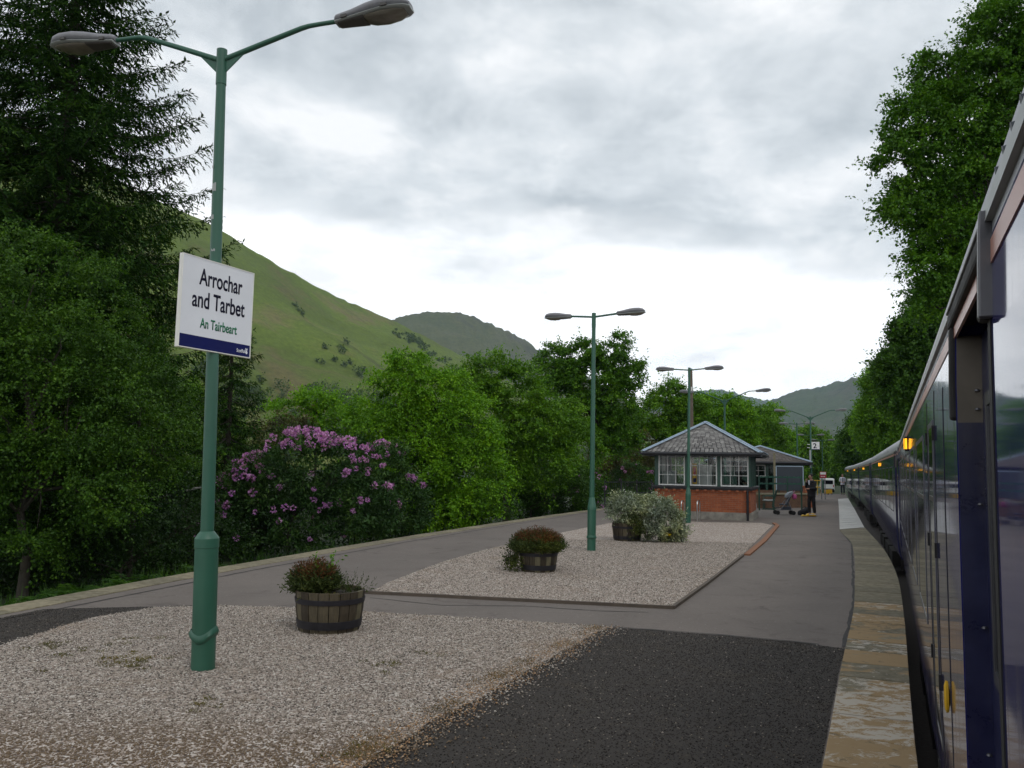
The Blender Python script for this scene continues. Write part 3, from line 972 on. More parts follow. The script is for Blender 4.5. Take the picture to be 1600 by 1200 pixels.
kin = []
for i, p in enumerate(el[:40]):
    a = el[max(i - 1, 0)]; c = el[min(i + 1, len(el) - 1)]; t = (c - a).normalized(); kin.append(p + Vector((t.y, -t.x, 0)) * (0.72 + 0.1 * noise.noise(p)))
seam(kin, 0.022, 0.004)
seam([G(948, 980), G(1000, 983), G(1120, 992), G(1240, 1003), G(1321, 1013)], 0.018, 0.008)
seam([G(578, 934), G(690, 946), G(820, 947), G(940, 955), G(1050, 958)], 0.012, 0.004)
seam([G(1318, 1012), G(1334, 940), G(1331, 850), G(1313, 829)], 0.02, 0.008)
# trackbeds either side
b = MB()
for P, s, wd in ((er, 1, 4.2), (el, -1, 4.5)):
    for i in range(len(P) - 1):
        t0 = (P[min(i + 1, len(P) - 1)] - P[max(i - 1, 0)]).normalized(); t1 = (P[min(i + 2, len(P) - 1)] - P[i]).normalized()
        n0 = Vector((t0.y, -t0.x, 0)) * s; n1 = Vector((t1.y, -t1.x, 0)) * s
        z = GZ + 0.02 + 0.006 * (s < 0)
        q = [P[i], P[i + 1], P[i + 1] + n1 * wd, P[i] + n0 * wd]
        b.add([(v.x, v.y, z) for v in q], [(0, 1, 2, 3)])
tag(b.build('trackbed', M['ballast']), kind='structure')
# ------------------------------------------------------------------ foliage
def unit(a): return a / np.maximum(np.linalg.norm(a, axis=-1, keepdims=True), 1e-9)


def rdir(n):
    return unit(rng.normal(size=(n, 3)))


def leaf_quads(p, d, nrm, l, wd, fold=0.18):
    """folded leaf: base, left, tip, right"""
    s = unit(np.cross(d, nrm)); u = np.cross(s, d)
    l = l[:, None]; wd = wd[:, None]
    m = p + d * l * 0.5 + u * l * fold * 0.5
    return np.stack([p, m + s * wd * 0.5, p + d * l - u * l * fold * 0.3, m - s * wd * 0.5], 1)


def clump_leaves(cs, rc, outs, tw, lf, size, ratio, droop=0.15, upbias=0.25, outbias=0.7, flat=0.8, jit=0.35):
    """leaves along short twigs that spread from every clump centre"""
    n = len(cs)
    c = np.repeat(cs, tw, 0); o = np.repeat(outs, tw, 0); r = np.repeat(rc, tw)
    d = rdir(n * tw) + o * outbias; d[:, 2] = d[:, 2] * flat + upbias; d = unit(d)
    ln = r * rng.uniform(0.45, 1.2, n * tw)
    lead = rng.random(n * tw) < 0.06                      # a few shoots run past the rest
    ln = np.where(lead, ln * 1.75, ln); d[lead] = unit(d[lead] + np.array([0, 0, 0.5]))
    N = n * tw * lf
    t = np.tile((np.arange(lf) + 0.5) / lf, n * tw) + rng.uniform(-0.5, 0.5, N) / lf
    t = 0.1 + 0.92 * t ** 0.75
    D_ = np.repeat(d, lf, 0); L_ = np.repeat(ln, lf)[:, None]
    p = np.repeat(c, lf, 0) + D_ * L_ * t[:, None]
    p[:, 2] -= droop * (np.repeat(ln, lf) * t ** 2)
    sz = size * rng.uniform(0.5, 1.55, N)
    p += rng.normal(size=(N, 3)) * (sz * jit)[:, None]
    ld = unit(D_ * 0.6 + rdir(N) * 0.9 + np.array([0, 0, -droop]))
    nr = unit(rdir(N) * 0.8 + np.array([0, 0, 0.7]) + D_ * 0.4)
    return leaf_quads(p, ld, nr, sz, sz * ratio)


def blob_clumps(blobs, base, per_m2, rc):
    """clump centres through the outer part of a set of ellipsoids (x, y, z, rx, ry, rz)"""
    cs = []; outs = []; rs = []
    B = np.array([bb[:3] for bb in blobs]); Rr = np.array([bb[3:6] for bb in blobs])
    for i, bb in enumerate(blobs):
        c = B[i]; r = Rr[i]
        area = 4 * PI * ((r[0] * r[1]) ** 1.6 / 3 + (r[0] * r[2]) ** 1.6 / 3 + (r[1] * r[2]) ** 1.6 / 3) ** (1 / 1.6)
        k = max(3, int(area * per_m2))
        d = rdir(k); rad = rng.uniform(0.25, 1.0, k) ** 0.45
        p = c + d * r * rad[:, None]
        # drop the clumps that lie deep inside another blob, where nothing would grow
        keep = np.ones(k, bool)
        for j in range(len(blobs)):
            if j != i: keep &= (np.linalg.norm((p - B[j]) / Rr[j], axis=1) > 0.55)
        keep &= p[:, 2] > base
        p = p[keep]; d = d[keep]
        cs.append(p); outs.append(unit(d / np.maximum(r, 0.1) * r.mean())); rs.append(rc * rng.uniform(0.65, 1.35, len(p)))
    return np.vstack(cs), np.vstack(outs), np.concatenate(rs)


def wiggle(a, b, n, amp):
    a = Vector(a); b = Vector(b); out = []
    off = Vector((0, 0, 0))
    for i in range(n + 1):
        t = i / n
        if 0 < i < n: off = off * 0.6 + Vector(np.random.default_rng(int(abs(a.x * 97 + b.z * 31 + i * 7) * 100) % 99991).normal(size=3)) * amp
        out.append(a.lerp(b, t) + off * math.sin(PI * t))
    return out


def woody(root, base, blobs, trunk_r, mat, fork=0.35, stems=1, limbs_to=None):
    b = MB()
    B = [Vector(bb[:3]) for bb in blobs]
    ctr = sum(B, Vector()) / len(B)
    top = max(B, key=lambda v: v.z)
    base = Vector(base)
    fk = base.lerp(Vector((ctr.x * 0.5 + base.x * 0.5, ctr.y * 0.5 + base.y * 0.5, ctr.z)), 1.0)
    fk.z = base.z + (ctr.z - base.z) * fork * 1.6
    pts = wiggle(base, fk, 6, trunk_r * 0.5)
    pts2 = wiggle(fk, top, 6, trunk_r * 0.7)
    allp = pts + pts2[1:]
    n = len(allp)
    b.tube(allp, [max(trunk_r * (1.25 if i == 0 else 1.0) * (1 - 0.88 * i / (n - 1)), 0.02) for i in range(n)], 8)
    for bb in B:
        s = allp[min(n - 2, int(n * random.uniform(0.35, 0.7)))]
        q = wiggle(s, bb, 5, trunk_r * 0.6)
        b.tube(q, [trunk_r * 0.45 * (1 - 0.8 * i / 5) for i in range(6)], 6)
        for k in range(3):
            e = bb + Vector(rng.normal(size=3)).normalized() * min(blobs[B.index(bb)][3:6]) * 0.6
            q2 = wiggle(q[3], e, 4, trunk_r * 0.3)
            b.tube(q2, [trunk_r * 0.2 * (1 - 0.8 * i / 4) for i in range(5)], 5)
    return b.build('trunk', mat, root, smooth=True, auto=80)


def px_blobs(spec, y):
    """ellipses seen in the photograph, at distance y"""
    out = []
    for s in spec:
        x, yy, rx, ry = s[:4]; dy = s[4] if len(s) > 4 else 0.0
        dd = y + dy
        c = D(x, yy, dd); k = dd / F
        out.append((c.x, c.y, c.z, rx * k, (rx + ry) * 0.5 * k * 0.9, ry * k))
    return out


def broadleaf(label, spec, y, base_px, leaf, size, per_m2, rc, tw, lf, trunk_r, name='broadleaf_tree', cat='tree', group=None,
              ratio=0.62, droop=0.15, upbias=0.25, outbias=0.7, flat=0.8, ground=GZ, bark='bark', part='crown'):
    blobs = px_blobs(spec, y)
    bx = D(base_px, 740, y); base = Vector((bx.x, bx.y, ground))
    root = thing(name, label, cat, base, 0, group)
    loc = np.array(base)
    lb = [(q[0] - base.x, q[1] - base.y, q[2] - base.z, q[3], q[4], q[5]) for q in blobs]
    if name in ('broadleaf_tree', 'oak_tree') or part == 'crown' and name == 'leafy_bush':
        k_ = 0.78 if name == 'oak_tree' else 0.85 if group == TR else 0.50
        per_m2 *= k_; tw = int(tw * 1.6); rc *= 1.16; size *= 0.92; lf = int(lf * 1.4); flat *= 0.66; outbias *= 0.8
    cs, outs, rs = blob_clumps(lb, 0.1, per_m2, rc)
    V = clump_leaves(cs, rs, outs, tw, lf, size, ratio, droop, upbias, outbias, flat)
    V = V[(V[:, :, 2].min(1) > 0.02)]
    np_mesh(part, V, 4, M[leaf], root)
    woody(root, (0, 0, -0.1), lb, trunk_r, M[bark])
    return root, lb, len(V)


NL = 0
TR = 'trees on the bank behind the train'


def grow(*a, **k):
    global NL
    r, lb, n = broadleaf(*a, **k)
    NL += n
    return r, lb


# --- spruces on the left
def spruce(label, px_axis, y, top_px, reach, seed, group=None, cut=0.0, nwh=30, zmin=0.8, dens=1.0, lf=1.0):
    global NL
    r_ = np.random.default_rng(seed)
    b0 = D(px_axis, 740, y); base = Vector((b0.x, b0.y, GZ))
    top = D(px_axis, top_px, y).z
    H = top - GZ
    root = thing('spruce_tree', label, 'tree', base, 0, group)
    b = MB()
    b.tube([(0, 0, -0.1), (0.05, 0, H * 0.35), (0, 0.06, H * 0.7), (0, 0, H)], [H * 0.017, H * 0.012, H * 0.007, 0.02], 8)
    P = []; Dd = []; Nn = []; L = []; W = []
    for i in range(nwh):
        u = (i + 0.5) / nwh
        z = zmin + (H - zmin) * u ** 0.95
        rad = reach * min((1 - u) ** 0.78, 0.68) * (0.78 + 0.22 * min(1, u * 4)) + 0.12
        nb = 11
        a0 = r_.uniform(0, 2 * PI)
        for k in range(nb):
            an = a0 + 2 * PI * k / nb + r_.normal() * 0.22
            ln = rad * r_.uniform(0.66, 1.18)
            o = np.array([math.cos(an), math.sin(an), 0.0])
            zz = z + r_.normal() * 0.15
            # branch: leaves the trunk level, sags, lifts at the tip
            ts = np.linspace(0, 1, 9)
            bp = np.array([[0, 0, zz]]) + o[None] * (ts * ln)[:, None]
            sag = ln * (0.30 - 0.10 * u)
            bp[:, 2] += -sag * np.sin(ts * PI * 0.62) + sag * 0.62 * ts ** 3.2 + ln * 0.05 * ts
            b.tube([Vector(v) for v in bp], [max(0.035 * (1 - t) * (ln / 4) ** 0.5, 0.006) for t in ts], 4, cap=False)
            side = np.array([-o[1], o[0], 0.0])
            ns = max(10, int(ln * 15 * dens))
            for j in range(ns):
                t = 0.12 + 0.88 * (j + r_.random()) / ns
                ii = min(int(t * 8), 7); fr = t * 8 - ii
                p0 = bp[ii] * (1 - fr) + bp[ii + 1] * fr
                tl = (0.16 + 0.62 * (1 - t) * t * 2.2) * min(1.2, ln * 0.33) * r_.uniform(0.6, 1.2)
                sg = 1 if j % 2 else -1
                td = o * 0.55 + side * sg * r_.uniform(0.5, 1.0) + np.array([0, 0, r_.uniform(-0.75, -0.1) if t < 0.85 else r_.uniform(-0.3, 0.3)])
                td = td / np.linalg.norm(td)
                m = max(4, int(tl / 0.042))
                q = np.linspace(0.0, 1, m)
                pts = p0[None] + td[None] * (tl * q)[:, None]; pts[:, 2] -= 0.35 * tl * q ** 2
                P.append(pts); L.append(np.full(m, 0.17) * r_.uniform(0.8, 1.3, m)); W.append(np.full(m, 0.048) * r_.uniform(0.7, 1.3, m))
                dd = td[None] + r_.normal(size=(m, 3)) * 0.42; dd[:, 2] -= 0.1
                Dd.append(dd); Nn.append(np.array([[0, 0, 1.0]]) + r_.normal(size=(m, 3)) * 0.5)
    P = np.vstack(P); Dd = unit(np.vstack(Dd)); Nn = unit(np.vstack(Nn)); L = np.concatenate(L); W = np.concatenate(W)
    V = leaf_quads(P, Dd, Nn, L, W, 0.12)
    if cut:
        keep = (V[:, 0, 2] + base.z < cut); V = V[keep]
    np_mesh('crown', V, 4, M['needles'], root)
    b.build('trunk', M['bark'], root)
    NL += len(V)
    return root


spruce('tall dark spruce with drooping boughs reaching out behind the station name sign', 62, 23.5, -260, 6.6, 11, nwh=44, dens=1.15)
spruce('dark spruce at the left edge of the photo, behind the leafy bushes', -150, 25.0, -380, 5.6, 23, nwh=34, dens=0.9)
spruce('low dark spruce showing under the station name sign', 352, 31.0, 450, 2.2, 31, nwh=20, zmin=0.4)

# --- leafy bushes between the spruces and the platform
LB = 'leafy bushes along the left side'
kw = dict(name='leafy_bush', cat='bush', group=LB, droop=0.25, upbias=0.2)
grow('big round green bush in front of the tall spruce', [(20, 470, 120, 130), (95, 520, 105, 140), (-60, 520, 120, 150), (130, 640, 95, 110), (40, 640, 120, 140), (-60, 700, 110, 130), (60, 780, 110, 90), (150, 760, 80, 80)],
     17.5, 50, 'leaf_bush', 0.062, 5.0, 0.55, 12, 13, 0.12, **kw)
grow('bush of fine pale leaves with arching sprays, left of the tall lamp post', [(190, 560, 60, 70), (220, 650, 72, 80), (170, 700, 70, 90), (262, 690, 55, 70), (225, 600, 40, 40)],
     19.5, 215, 'leaf_bush', 0.062, 5.2, 0.5, 11, 12, 0.09, **kw)
grow('darker bush standing behind the foot of the tall lamp post', [(300, 640, 38, 46), (335, 660, 36, 44), (285, 700, 42, 40), (350, 690, 34, 36), (322, 620, 28, 28)],
     33.0, 315, 'leaf_mid', 0.075, 4.6, 0.5, 11, 11, 0.09, **kw)
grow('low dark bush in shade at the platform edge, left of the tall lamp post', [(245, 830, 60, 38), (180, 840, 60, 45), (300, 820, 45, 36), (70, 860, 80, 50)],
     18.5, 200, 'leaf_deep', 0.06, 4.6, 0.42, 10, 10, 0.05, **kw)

# --- rhododendron with purple blossom
def rhodo(label, spec, y, base_px, nbl, seed, top_bias=1.6, zmin=0.0):
    root, lb = grow(label, spec, y, base_px, 'leaf_rhodo', 0.115, 5.2, 0.42, 8, 9, 0.07, name='rhododendron_bush', cat='bush', group='rhododendrons in purple flower', ratio=0.36, droop=0.1, upbias=0.3, outbias=0.9)
    r_ = np.random.default_rng(seed)
    P = []
    B = np.array([q[:3] for q in lb]); R_ = np.array([q[3:] for q in lb])
    cam_dir = unit(np.array(CAM) - np.array(root.location))
    while len(P) < nbl:
        i = r_.integers(len(lb)); d = unit(r_.normal(size=3) + np.array([0, 0, top_bias]) + cam_dir * 0.5)
        p = B[i] + d * R_[i] * 1.04
        if min(np.linalg.norm((p - B[j]) / R_[j]) for j in range(len(lb)) if j != i) < 0.98: continue
        if p[2] < zmin: continue
        P.append((p, d))
    V = []
    for p, d in P:
        k = 26
        rr = r_.uniform(0.07, 0.13)
        q = unit(r_.normal(size=(k, 3)) + d * 0.5)
        pos = p + q * rr * 0.55
        V.append(leaf_quads(pos, unit(q + r_.normal(size=(k, 3)) * 0.5), unit(r_.normal(size=(k, 3))), np.full(k, rr * 0.75), np.full(k, rr * 0.6), 0.2))
    o = np_mesh('blossom', np.vstack(V), 4, M['blossom'], root)
    o['kind'] = 'stuff'
    return root


rhodo('big rhododendron covered in purple blossom behind the first barrel planter', [(475, 735, 75, 62), (420, 770, 72, 60), (530, 745, 70, 58), (380, 795, 58, 56), (470, 810, 85, 50), (560, 800, 62, 55), (362, 830, 54, 40)], 25.6, 455, 185, 5, 1.6, 0.75)
rhodo('smaller rhododendron with a few purple blossoms to the right of the big one', [(600, 735, 38, 42), (588, 780, 48, 50), (628, 790, 42, 45)], 29.5, 605, 30, 9, 2.2, 1.5)
rhodo('sparse rhododendron with pinkish blooms left of the second lamp post', [(850, 770, 38, 42), (890, 775, 36, 40), (815, 785, 36, 34), (915, 770, 30, 36)], 46.0, 865, 26, 13, 0.4, 0.6)
rhodo('small rhododendron in bloom behind the black railing', [(985, 742, 26, 16), (1012, 748, 20, 14)], 55.0, 995, 12, 17, 0.8)

# --- trees beyond the left track
TL = 'broadleaf trees beyond the left-hand track'
kw = dict(group=TL)
grow('tall bright green tree with a pointed top, just right of the purple rhododendron', [(650, 590, 48, 42), (615, 625, 58, 48), (690, 620, 55, 45), (585, 665, 48, 42), (655, 675, 70, 52), (725, 665, 55, 48), (665, 735, 75, 50), (735, 735, 58, 50), (640, 565, 24, 22), (700, 790, 70, 40)],
     35.0, 660, 'leaf_bright', 0.10, 3.6, 0.62, 12, 13, 0.16, droop=0.5, upbias=0.05, **kw)
grow('small pale green sapling tree above the rhododendron blossom', [(495, 625, 30, 24), (455, 650, 36, 26), (520, 655, 40, 28), (480, 685, 55, 30), (550, 655, 32, 30)],
     40.0, 490, 'leaf_bright', 0.11, 3.2, 0.6, 10, 10, 0.08, **kw)
grow('dull olive green tree behind the lamp post and left of the rhododendron', [(425, 690, 32, 30), (385, 700, 34, 34), (450, 672, 30, 24), (350, 720, 30, 36)],
     38.0, 405, 'leaf_olive', 0.10, 3.2, 0.6, 10, 10, 0.08, **kw)
grow('broad mid green tree between the bright green tree and the second lamp post', [(768, 590, 42, 36), (735, 605, 40, 38), (805, 620, 50, 44), (770, 655, 60, 48), (830, 670, 48, 45), (865, 665, 38, 36), (790, 720, 60, 45), (850, 725, 50, 42)],
     42.0, 790, 'leaf_mid', 0.115, 3.3, 0.65, 12, 12, 0.16, **kw)
grow('dark sycamore with loose upper branches right behind the second lamp post', [(870, 575, 34, 34), (905, 560, 34, 28), (950, 555, 26, 26), (930, 600, 50, 36), (980, 590, 22, 18), (875, 620, 42, 40), (960, 630, 40, 36), (915, 660, 50, 42), (965, 680, 30, 34), (965, 535, 12, 14), (990, 572, 12, 9)],
     53.0, 925, 'leaf_oak', 0.15, 2.8, 0.62, 12, 11, 0.18, **kw)
grow('low leafy shrub in front of the dark sycamore, left of the second lamp post', [(885, 655, 36, 28), (850, 700, 40, 34), (905, 705, 36, 36), (870, 735, 44, 36)],
     47.5, 880, 'leaf_mid', 0.12, 3.2, 0.55, 11, 11, 0.08, **kw)
grow('rounded dark shrub at the platform edge in front of the bright green tree', [(660, 800, 45, 36), (720, 800, 44, 34), (765, 790, 40, 32), (690, 770, 40, 30)],
     36.0, 705, 'leaf_dark', 0.10, 3.2, 0.5, 10, 10, 0.06, name='leafy_bush', cat='bush', group=LB)
grow('dark shrub at the platform edge below the mid green tree', [(800, 775, 38, 30), (840, 770, 36, 30), (905, 760, 32, 30), (770, 765, 34, 30)],
     44.0, 830, 'leaf_dark', 0.11, 3.2, 0.5, 10, 10, 0.06, name='leafy_bush', cat='bush', group=LB)
grow('brownish thin shrub left of the signal box eaves', [(975, 715, 30, 28), (1000, 700, 24, 24), (945, 720, 24, 30), (990, 735, 30, 18)],
     60.0, 975, 'leaf_olive', 0.14, 2.4, 0.6, 9, 9, 0.06, name='leafy_bush', cat='bush', group=LB)
grow('pale green tree with a sparse airy top behind the signal box roof', [(1045, 622, 34, 22), (1020, 645, 36, 30), (1070, 640, 34, 28), (1010, 690, 40, 34), (1060, 680, 46, 34), (1040, 605, 12, 9)],
     66.0, 1040, 'leaf_mid', 0.17, 2.4, 0.7, 11, 10, 0.15, **kw)
grow('green tree behind the apex of the signal box roof', [(1115, 640, 34, 26), (1090, 655, 36, 30), (1140, 650, 32, 28), (1115, 680, 50, 34), (1155, 672, 30, 30)],
     82.0, 1115, 'leaf_bright', 0.19, 2.2, 0.8, 11, 10, 0.15, **kw)
grow('green tree between the two hipped roofs', [(1165, 655, 24, 24), (1190, 665, 24, 26), (1175, 690, 36, 28), (1205, 690, 26, 24), (1150, 690, 26, 26)],
     104.0, 1178, 'leaf_mid', 0.22, 1.9, 0.9, 11, 9, 0.16, **kw)
grow('pale slender tree left of the fifth lamp post', [(1205, 655, 17, 20), (1195, 680, 20, 20), (1222, 690, 22, 22)],
     135.0, 1205, 'leaf_bright', 0.28, 1.5, 1.1, 10, 9, 0.16, **kw)
grow('round tree behind the platform number sign', [(1262, 690, 20, 22), (1245, 705, 22, 24), (1280, 700, 20, 24), (1262, 725, 30, 24)],
     150.0, 1262, 'leaf_mid', 0.30, 1.4, 1.2, 11, 9, 0.18, **kw)
grow('dark low tree beyond the red sign at the platform end', [(1290, 728, 22, 18), (1310, 722, 18, 18), (1300, 742, 30, 14)],
     185.0, 1300, 'leaf_dark', 0.34, 1.2, 1.3, 11, 9, 0.18, **kw)
grow('wide green bank of shrubbery behind the second building', [(1150, 735, 40, 26), (1215, 735, 40, 24), (1180, 720, 40, 24)],
     125.0, 1180, 'leaf_mid', 0.25, 1.4, 1.0, 10, 9, 0.1, name='leafy_bush', cat='bush', group=LB)

# --- right-hand side, beyond the train
TR = 'trees on the bank behind the train'
kw = dict(group=TR)
grow('tall oak leaning over the train with sky showing through its leaves',
     [(1560, 60, 55, 55), (1610, 30, 80, 70), (1480, 115, 50, 38), (1545, 130, 70, 50), (1430, 185, 48, 38), (1500, 200, 60, 48), (1410, 250, 40, 40), (1470, 280, 60, 46), (1560, 250, 70, 60),
      (1425, 325, 42, 36), (1490, 360, 58, 46), (1560, 370, 60, 60), (1455, 415, 38, 36), (1510, 440, 50, 44), (1640, 150, 80, 90), (1640, 320, 80, 100), (1450, 465, 32, 34), (1680, 60, 70, 80)],
     29.0, 1690, 'leaf_oak', 0.125, 3.0, 0.58, 11, 10, 0.30, name='oak_tree', **kw)
grow('dark tree with ragged outline below the oak, above the train roof', [(1440, 510, 32, 34), (1415, 545, 34, 30), (1450, 570, 40, 36), (1395, 590, 28, 26), (1425, 620, 40, 34), (1480, 540, 50, 50), (1480, 470, 40, 40)],
     50.0, 1500, 'leaf_dark', 0.17, 2.4, 0.7, 11, 10, 0.2, **kw)
grow('green tree above the end of the nearest coach', [(1385, 625, 28, 30), (1370, 655, 28, 28), (1405, 660, 34, 34), (1360, 600, 14, 12), (1380, 690, 36, 26)],
     82.0, 1410, 'leaf_mid', 0.20, 2.0, 0.85, 11, 9, 0.2, **kw)
grow('darker green tree over the roofs of the farther coaches', [(1352, 660, 20, 24), (1340, 690, 24, 24), (1362, 690, 26, 26), (1335, 712, 22, 18)],
     118.0, 1360, 'leaf_dark', 0.25, 1.7, 1.0, 11, 9, 0.2, **kw)
grow('small far green tree where the train meets the valley', [(1325, 700, 18, 18), (1312, 718, 18, 16), (1332, 722, 20, 18)],
     160.0, 1330, 'leaf_mid', 0.3, 1.4, 1.2, 11, 9, 0.2, **kw)

# --- far scrub and woodland on the hillside: reads as one mass
def hillside_wood():
    r_ = np.random.default_rng(3)
    cs = []; rs = []
    g = h1g; nu, nr, _ = g.shape
    tries = 0
    while len(cs) < 1500 and tries < 160000:
        tries += 1
        iu = r_.uniform(0.10, 0.90) * (nu - 2); iv = r_.uniform(0.03, 0.95) * (h1nv - 2)
        i, j = int(iu), int(iv)
        p = g[i, j] + (g[i + 1, j] - g[i, j]) * (iu - i) + (g[i, j + 1] - g[i, j]) * (iv - j)
        h = (iv / h1nv)
        nz = noise.fractal(Vector((p[0] * 0.006, p[1] * 0.006 + 3, 1.0)), 0.8, 2, 4, noise_basis='PERLIN_ORIGINAL')
        dens = (0.70 if h < 0.30 else 0.0 if h < 0.42 else -0.5) + nz * 1.8 - 0.30
        if r_.random() < dens:
            cs.append(p); rs.append(r_.uniform(2.2, 5.2) * (1.1 if h < 0.4 else 0.6))
    cs = np.array(cs); rs = np.array(rs)
    V = []
    for s in range(3):
        c2 = cs + r_.normal(size=cs.shape) * rs[:, None] * np.array([0.5, 0.5, 0.2]); c2[:, 2] += rs * 0.8
        V.append(clump_leaves(c2, rs * 0.9, np.tile([0, 0, 1.0], (len(cs), 1)), 5, 5, 1.5, 0.8, 0.1, 0.2, 0.3, 0.9))
    o = np_mesh('hillside_woodland', np.vstack(V), 4, M['far_wood'])
    tag(o, kind='stuff')


hillside_wood()


# --- ferns, grass and weeds along the far platform edge
def ferns():
    V = []
    r_ = np.random.default_rng(8)
    for k in range(46):
        px = r_.uniform(150, 330) if k < 34 else r_.uniform(20, 420)
        s = el[0].lerp(el[-1], 0)
        p0 = G(px, 0.5 * (930 + 0) + (965 - 0.172 * px) * 0.5 - 30)
        base = np.array([p0.x, p0.y, 0.0])
        t = unit(np.array(G(340, 888) - G(0, 950))); nrm = np.array([-t[1], t[0], 0])
        e = np.array(G(px, 950 - 0.182 * px)); base = e + nrm * r_.uniform(0.5, 1.4); base[2] = r_.uniform(-0.75, -0.5)
        for f in range(9):
            a = 2 * PI * f / 9 + r_.normal() * 0.3
            o = np.array([math.cos(a), math.sin(a), 0]); ln = r_.uniform(0.5, 0.85)
            ts = np.linspace(0.08, 1, 18)
            sp_ = base + o * (ts * ln * 0.75)[:, None]; sp_[:, 2] += ln * (1.25 * ts - 0.8 * ts ** 2)
            side = np.array([-o[1], o[0], 0])
            for sg in (-1, 1):
                d = unit(side * sg + o * 0.35 + r_.normal(size=(18, 3)) * 0.1)
                L = 0.26 * ln * np.sin(PI * (0.12 + 0.88 * ts) ** 0.8).clip(0.08)
                V.append(leaf_quads(sp_, d, np.tile([0, 0, 1.0], (18, 1)), L, L * 0.3))
    o = np_mesh('fern_undergrowth', np.vstack(V), 4, M['fern']); tag(o, kind='stuff')


ferns()


def blades(name, pts, h, mat, n=14, spread=0.05, lean=0.5, wd=0.012):
    V = []
    pts = np.array(pts); N = len(pts) * n
    p = np.repeat(pts, n, 0) + rng.normal(size=(N, 3)) * np.array([spread, spread, 0])
    d = rng.normal(size=(N, 3)) * lean; d[:, 2] = 1; d = unit(d)
    L = h * rng.uniform(0.5, 1.3, N)
    V = leaf_quads(p, d, rdir(N), L, np.full(N, wd), 0.1)
    o = np_mesh(name, V, 4, M[mat]); return tag(o, kind='stuff')


pts = []
for i in range(900):
    px = random.uniform(-40, 700)
    e = G(px, 950 - 0.182 * px if px < 340 else 888 - (px - 340) * 0.167)
    q = e + Vector((-0.95, 0.31, 0)) * random.uniform(0.25, 2.6)
    pts.append((q.x, q.y, random.uniform(-0.95, -0.65)))
blades('trackside_grass', pts, 0.42, 'fern', 14, 0.12, 0.35, 0.016)
# moss and weeds in the gravel, dry grass along its edge
pts = []
for cx, cy, n, s in ((205, 1037, 8, 0.14), (225, 1035, 7, 0.14), (180, 1036, 6, 0.12), (82, 1008, 8, 0.16), (182, 1008, 6, 0.15), (590, 1040, 6, 0.1), (315, 1108, 5, 0.1), (660, 1035, 4, 0.2), (100, 1025, 6, 0.2), (570, 1185, 5, 0.12)):
    g = G(cx, cy)
    for i in range(n): pts.append((g.x + random.gauss(0, s), g.y + random.gauss(0, s * 1.3), 0.012))
blades('gravel_moss', pts, 0.035, 'moss', 22, 0.03, 1.1, 0.007)
pts = []
for i in range(11, 16):
    a, c = bed1[i], bed1[i + 1]
    for k in range(60):
        q = a.lerp(c, random.random())
        if noise.noise(q * 1.7) > -0.05: pts.append((q.x - abs(random.gauss(0, 0.10)) - 0.05, q.y + random.gauss(0, 0.1), 0.012))
blades('dry_edge_grass', pts, 0.022, 'dry_grass', 20, 0.045, 1.2, 0.005)
print('LEAVES', NL)
# dark undergrowth filling the ground under the bushes along the left-hand track
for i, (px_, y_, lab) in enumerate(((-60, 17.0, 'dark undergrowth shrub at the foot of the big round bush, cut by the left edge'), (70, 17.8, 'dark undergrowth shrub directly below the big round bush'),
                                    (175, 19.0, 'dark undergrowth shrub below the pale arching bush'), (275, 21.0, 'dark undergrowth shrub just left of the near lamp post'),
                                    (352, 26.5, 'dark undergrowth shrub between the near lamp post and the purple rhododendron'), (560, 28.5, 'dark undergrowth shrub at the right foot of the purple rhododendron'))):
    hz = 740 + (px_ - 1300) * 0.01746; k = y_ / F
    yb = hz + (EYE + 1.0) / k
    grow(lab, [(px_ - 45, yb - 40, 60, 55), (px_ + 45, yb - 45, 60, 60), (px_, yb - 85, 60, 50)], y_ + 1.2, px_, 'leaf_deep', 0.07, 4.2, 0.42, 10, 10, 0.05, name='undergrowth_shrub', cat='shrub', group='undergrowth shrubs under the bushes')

# a screen of shrubs behind, so that no bare ground shows between the trunks
for i, (px_, y_, top_, lab) in enumerate(((300, 40.0, 715, 'shrub far back between the near lamp post and the low spruce'), (430, 42.0, 735, 'shrub hidden behind the big purple rhododendron'), (560, 45.0, 720, 'shrub behind the gap right of the purple blossom'),
                                   (800, 56.0, 730, 'shrub far back under the mid green tree'), (960, 70.0, 715, 'shrub behind the black railing'), (1010, 78.0, 712, 'shrub behind the left corner of the signal box'),
                                   (30, 30.0, 640, 'tall shrub behind the big round bush at the left'), (150, 32.0, 680, 'tall shrub in the gap under the tall spruce'), (235, 34.0, 690, 'shrub under the spruce boughs left of the sign'))):
    hz = 740 + (px_ - 1300) * 0.01746; bot = hz + 2.6 / (y_ / F); r_ = (bot - top_) / 2
    w_ = max(60, r_ * 0.9)
    grow(lab, [(px_ - w_ * 0.6, bot - r_ * 0.8, w_ * 0.7, r_ * 0.8), (px_ + w_ * 0.6, bot - r_ * 0.8, w_ * 0.7, r_ * 0.8), (px_, top_ + r_ * 0.6, w_ * 0.7, r_ * 0.6)], y_, px_, 'leaf_dark' if i % 2 else 'leaf_mid', 0.13, 2.0, 0.6, 10, 10, 0.06, name='background_shrub', cat='shrub', group='shrubs closing the view behind the left-hand bushes')
